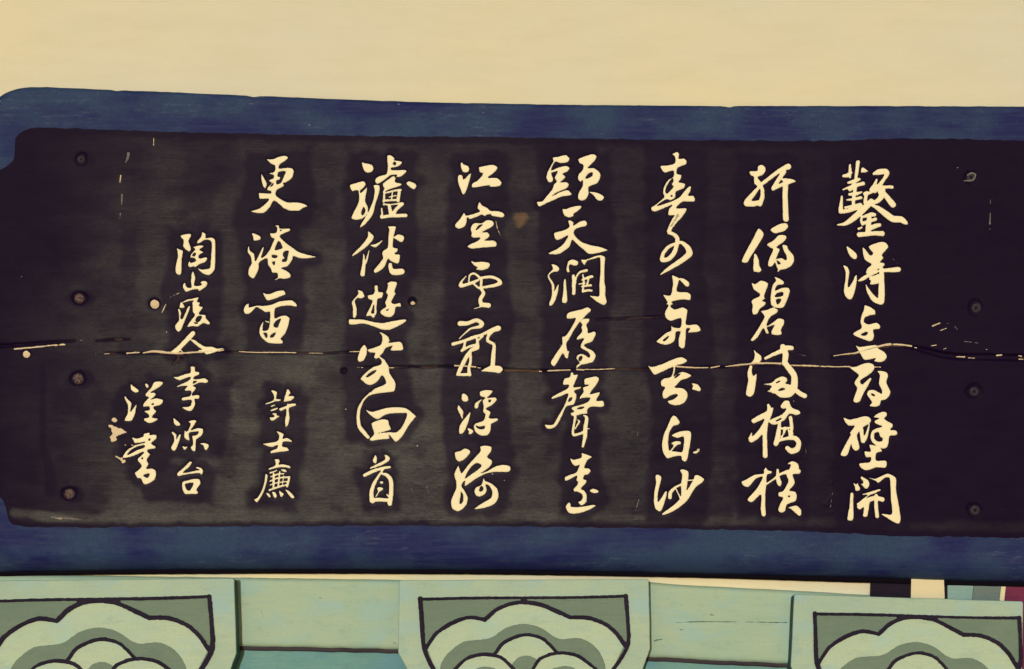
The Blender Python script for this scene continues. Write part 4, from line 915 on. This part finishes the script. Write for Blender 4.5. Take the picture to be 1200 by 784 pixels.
me, _ = shape_mesh('paint_crack', L2('765 751.5 .8 769 748 1.2 776 745 1.2 779 739 1 783 736 .6;766 751.5 2.2 771 750 3 776 749.3 2;793 729.6 .4 818 728.6 1.1 840 728.6 .8 880 729 .7 922 729.6 .9;797 738 1.6 800 738 1.8;833 720.5 1.4 836 720.8 1;306 716 .6 308 722 .8;455 757 .8 462 753 1.2 466 757 1;350 700 .4 380 701 .6'), pf, g=.5, thick=.0003, rise=.8, wob=1.0)
link('paint_crack', me, M_crack, gbeam, kind='stuff', label='dark teal hairline cracks and nicks in the pale green paint')
# thin dark strip painted in for the shade line between the two beams
M_beam_shade = painted('beam_shade_dark', (.030, .020, .030), (.045, .032, .04), (.055, .07, .07), .7, spec=.1)
strip('beam_shade', [(x, y-1) for x, y in gb], [(x, y+5) for x, y in gb], GY+.006, M_beam_shade, None, nrow=6, base=(0, GY, 2.2), depth=.02,
      label='thin dark strip standing in for the shade line between the pale green and the teal beam', category='shade strip')

# painted purlin end at the right, just under the board
M_dark = painted('near_black_paint', (.010, .007, .015), (.014, .010, .02), (.022, .018, .026), .6, spec=.03)
M_cream2 = cream_material('cream_band_paint', (.62, .57, .36), (.60, .53, .33), (.50, .44, .28), .6)
M_tealband = painted('light_teal_band', (.14, .27, .25), (.17, .30, .27), (.12, .24, .24), .6)
M_greyband = painted('grey_green_band', (.075, .12, .11), (.09, .14, .12), (.06, .10, .10), .6)
M_red = painted('crimson_band', (.12, .018, .05), (.15, .022, .06), (.09, .014, .04), .6, spec=.1)
PY_ = .052
px_, pz_ = flat_xz(1110, 695, PY_)
purlin = thing('striped_beam', (float(px_), PY_, ZC+float(pz_)), 'beam painted in dark, cream, teal, grey and crimson bands at right, just below the black board', 'beam')
def band(name, pts, y, m, label):
    P = np.array(pts, float); x_, z_ = flat_xz(P[:, 0], P[:, 1], y); n = len(P)
    V = [(a-px_, y-PY_, b-pz_) for a, b in zip(x_, z_)]+[(a-px_, y-PY_+.012, b-pz_) for a, b in zip(x_, z_)]
    me = bpy.data.meshes.new(name); me.from_pydata([tuple(map(float, q)) for q in V], [], [tuple(range(n))[::-1]]+[(i, (i+1) % n, n+(i+1) % n, n+i) for i in range(n)]); me.update()
    link(name, me, m, purlin, label=label)
band('painted_band', [(1021, 676), (1067, 676), (1066.5, 702), (1020, 701)], .036, M_dark, 'near-black band')
band('painted_band', [(1068, 676), (1106, 676), (1107, 701), (1098, 706), (1082, 706), (1067.5, 702)], .0335, M_cream2, 'cream band with a torn lower edge')
band('painted_band', [(1104, 676), (1113, 676), (1113, 715), (1104, 715)], .0375, M_dark, 'dark gap between the cream and teal bands')
band('painted_band', [(1110.5, 676), (1142, 676), (1137, 720), (1110.5, 720)], .036, M_tealband, 'light teal band')
band('painted_band', [(1142.5, 676), (1174, 676), (1169, 720), (1137.5, 720)], .036, M_greyband, 'grey-green band')
band('painted_band', [(1174.5, 676), (1180, 676), (1175, 720), (1169.5, 720)], .036, M_cream2, 'narrow cream band')
band('painted_band', [(1180.5, 676), (1290, 676), (1290, 790), (1190, 790), (1175.5, 720)], .036, M_red, 'crimson band')

# ------------------------------------------------------------------ CLOUD BRACKETS
M_pale = painted('bracket_pale_green', (.30, .42, .31), (.345, .455, .315), (.27, .39, .32), .6, chip=(.16, .24, .28), chipth=.73, vert=False, bs=.5, spec=.3)
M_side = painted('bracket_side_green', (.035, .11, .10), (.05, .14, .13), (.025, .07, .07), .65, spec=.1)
M_cloud = painted('cloud_pale_green', (.36, .475, .32), (.40, .50, .33), (.31, .43, .345), .6, chip=(.20, .29, .33), chipth=.72, bs=.4, spec=.3)
M_gg = painted('grey_green_paint', (.115, .18, .125), (.135, .20, .135), (.10, .16, .125), .6, bs=.4, spec=.3)
M_line = painted('dark_line_paint', (.014, .010, .022), (.020, .015, .028), (.034, .028, .045), .6, bs=.3, spec=.03)
BY = -.028
def crop2(v):                       # motif drawn about its own centre: x from the middle, y down from the top line
    a = np.array(v, float)
    if len(a) % 3 == 0 and False: pass
    return a
def bracket(cx, cy, sc, rot, label, seed, lift=0, right=1081):
    """cx, cy: centre of the top line of the motif in plan units"""
    cr, sr = math.cos(rot), math.sin(rot)
    bx, bz = flat_xz(cx, 760, BY)
    root = thing('cloud_bracket', (float(bx), BY, ZC+float(bz)), label, 'bracket', 'carved brackets painted with clouds')
    def proj_at(y):
        def f(a, b):
            a = np.asarray(a, float); b = np.asarray(b, float)
            X_ = cx+sc*(a*cr-b*sr); Y_ = cy+sc*(a*sr+b*cr)
            x_, z_ = flat_xz(X_, Y_, y); return x_-float(bx), z_-float(bz)
        return f
    def tr(v, st=False):
        k = 3 if st else 2; a = np.array(v, float).reshape(-1, k)
        a[:, 0] = a[:, 0]/3+400-615; a[:, 1] = a[:, 1]/3+660-699
        if st: a[:, 2] /= 3
        return a
    rs = np.random.default_rng(seed)
    # block
    out = tr([203, 66, 206, 60, right-5, 57, right, 62, right+5, 300, right-21, 372, 960, 560, 320, 560, 235, 380, 200, 315])
    out = np.concatenate([np.linspace(out[i], out[(i+1) % len(out)], 14, endpoint=False) for i in range(len(out))])
    n = len(out); jig = .45*(np.column_stack([fbm(np.arange(n)/2.3+seed, np.zeros(n)+seed, 1, 3), fbm(np.arange(n)/2.1+seed*3, np.zeros(n), 2, 3)])-.5)
    out = out+jig
    cen = out.mean(0); V = []; f0 = proj_at(BY)
    def ring(shr, y):
        c = out+(cen-out)/np.linalg.norm(cen-out, axis=1)[:, None]*shr
        x_, z_ = f0(c[:, 0], c[:, 1]); return [(float(a), float(y), float(b)) for a, b in zip(x_, z_)]
    V += ring(1.1, 0)+ring(.35, .0006)+ring(0, .0025)
    V += [(a, y, c-.0105*max(0, 1-(i0 > n*.35)*1.0)) if False else (a, y, c-.011) for i0, (a, y, c) in enumerate(ring(0, .088))]
    F = [tuple(range(n))]+[(k*n+i, k*n+(i+1) % n, (k+1)*n+(i+1) % n, (k+1)*n+i) for k in range(3) for i in range(n)]
    me = bpy.data.meshes.new('block'); me.from_pydata(V, [], F); me.update()
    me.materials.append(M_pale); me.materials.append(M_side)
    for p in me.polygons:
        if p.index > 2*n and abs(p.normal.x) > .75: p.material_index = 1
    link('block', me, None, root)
    P = lambda v: ('P', crom(tr(v), True, 4)); S = lambda v: ('S', crom(tr(v, True), False, 6)); PL = lambda v: ('P', tr(v))
    def lay(name, prims, y, m, lab=None, g_=.9, th=.0006, wob=1.0):
        me, _ = shape_mesh(name, prims, proj_at(BY-.0004), g=g_, thick=th, rise=.8, y0=y, wob=wob)
        o = link(name, me, m, root)
        if lab: o['label'] = lab
    lay('corner_field', [PL([272, 122, 1000, 113, 1008, 290, 960, 372, 900, 470, 400, 470, 325, 372, 288, 300])], -.0002, M_gg, 'grey-green field behind the cloud', wob=.5)
    cl = [300, 295, 335, 245, 395, 207, 450, 190, 505, 198, 545, 163, 592, 143, 640, 137, 700, 145, 760, 170, 805, 190, 870, 192, 930, 215, 970, 250, 996, 288]
    cl = [v-(lift*min(max((295-v)/150, 0), 1) if q % 2 else 0) for q, v in enumerate(cl)]
    lay('cloud', [('P', np.concatenate([crom(tr(cl), False, 4), tr([955, 372, 895, 470, 405, 470, 328, 372])]))], -.0008, M_cloud, 'pale green scalloped cloud', wob=.5)
    lay('cloud_shade', [P([345, 372, 370, 320, 430, 275, 520, 263, 580, 225, 640, 212, 700, 225, 765, 265, 840, 262, 900, 300, 930, 372, 900, 460, 360, 460])], -.0014, M_gg, 'grey-green inner scallop')
    lay('lobe', [P([540, 320, 570, 280, 620, 256, 660, 251, 710, 266, 752, 312, 720, 420, 580, 420])], -.0020, M_cloud)
    lay('lobe_spot', [P([590, 380, 612, 338, 650, 322, 690, 340, 712, 380, 690, 440, 610, 440])], -.0026, M_gg)
    lay('lobe', [P([400, 375, 440, 335, 500, 320, 560, 330, 605, 372, 600, 450, 420, 450])], -.0032, M_cloud)
    lay('lobe', [P([672, 375, 700, 335, 760, 315, 830, 325, 895, 375, 880, 450, 690, 450])], -.0032, M_cloud)
    lay('lobe_spot', [P([470, 372, 500, 362, 540, 368, 560, 400, 460, 400])], -.0038, M_gg)
    lay('lobe_spot', [P([740, 372, 780, 360, 820, 368, 840, 400, 730, 400])], -.0038, M_gg)
    def up(pts):
        a = np.array(pts, float).reshape(-1, 2); a[:, 1] -= lift*np.clip((295-a[:, 1])/150, 0, 1); return a.ravel()
    def cs(pts, w0):
        a = np.array(pts, float).reshape(-1, 2); ww = w0*(1+.25*(rs.random(len(a))-.5)); return S(np.c_[a, ww].ravel())
    lay('outline', [cs(cl[:10], 14), cs(cl[8:22], 15), cs(cl[20:], 14), cs([283, 126, 450, 122, 620, 121, 820, 120, 1000, 115], 10.5),
                    cs([277, 124, 283, 200, 291, 298, 325, 374, 380, 450], 15), cs([1000, 115, 1006, 190, 1007, 288, 955, 374, 900, 450], 15)], -.0044, M_line, 'dark painted outline of field and cloud', g_=.8, th=.0005)
    lay('outline', [cs([540, 318, 570, 280, 620, 256, 660, 251, 710, 266, 756, 312], 12)], -.0044, M_line, g_=.8, th=.0005)
    lay('outline', [cs([395, 378, 440, 335, 500, 320, 560, 330, 606, 372], 12), cs([670, 378, 700, 335, 760, 315, 830, 325, 900, 376], 12)], -.0044, M_line, g_=.8, th=.0005)
bracket(117, 700.5, 1.085, R(-.4), 'pale green cloud-painted bracket at the far left under the board', 1, lift=11)
bracket(615, 699, 1.0, 0, 'pale green cloud-painted bracket in the middle under the board', 2)
bracket(1076.5, 720.5, .995, R(2.0), 'tilted pale green cloud-painted bracket at right, below the striped beam', 3, lift=13, right=1013)
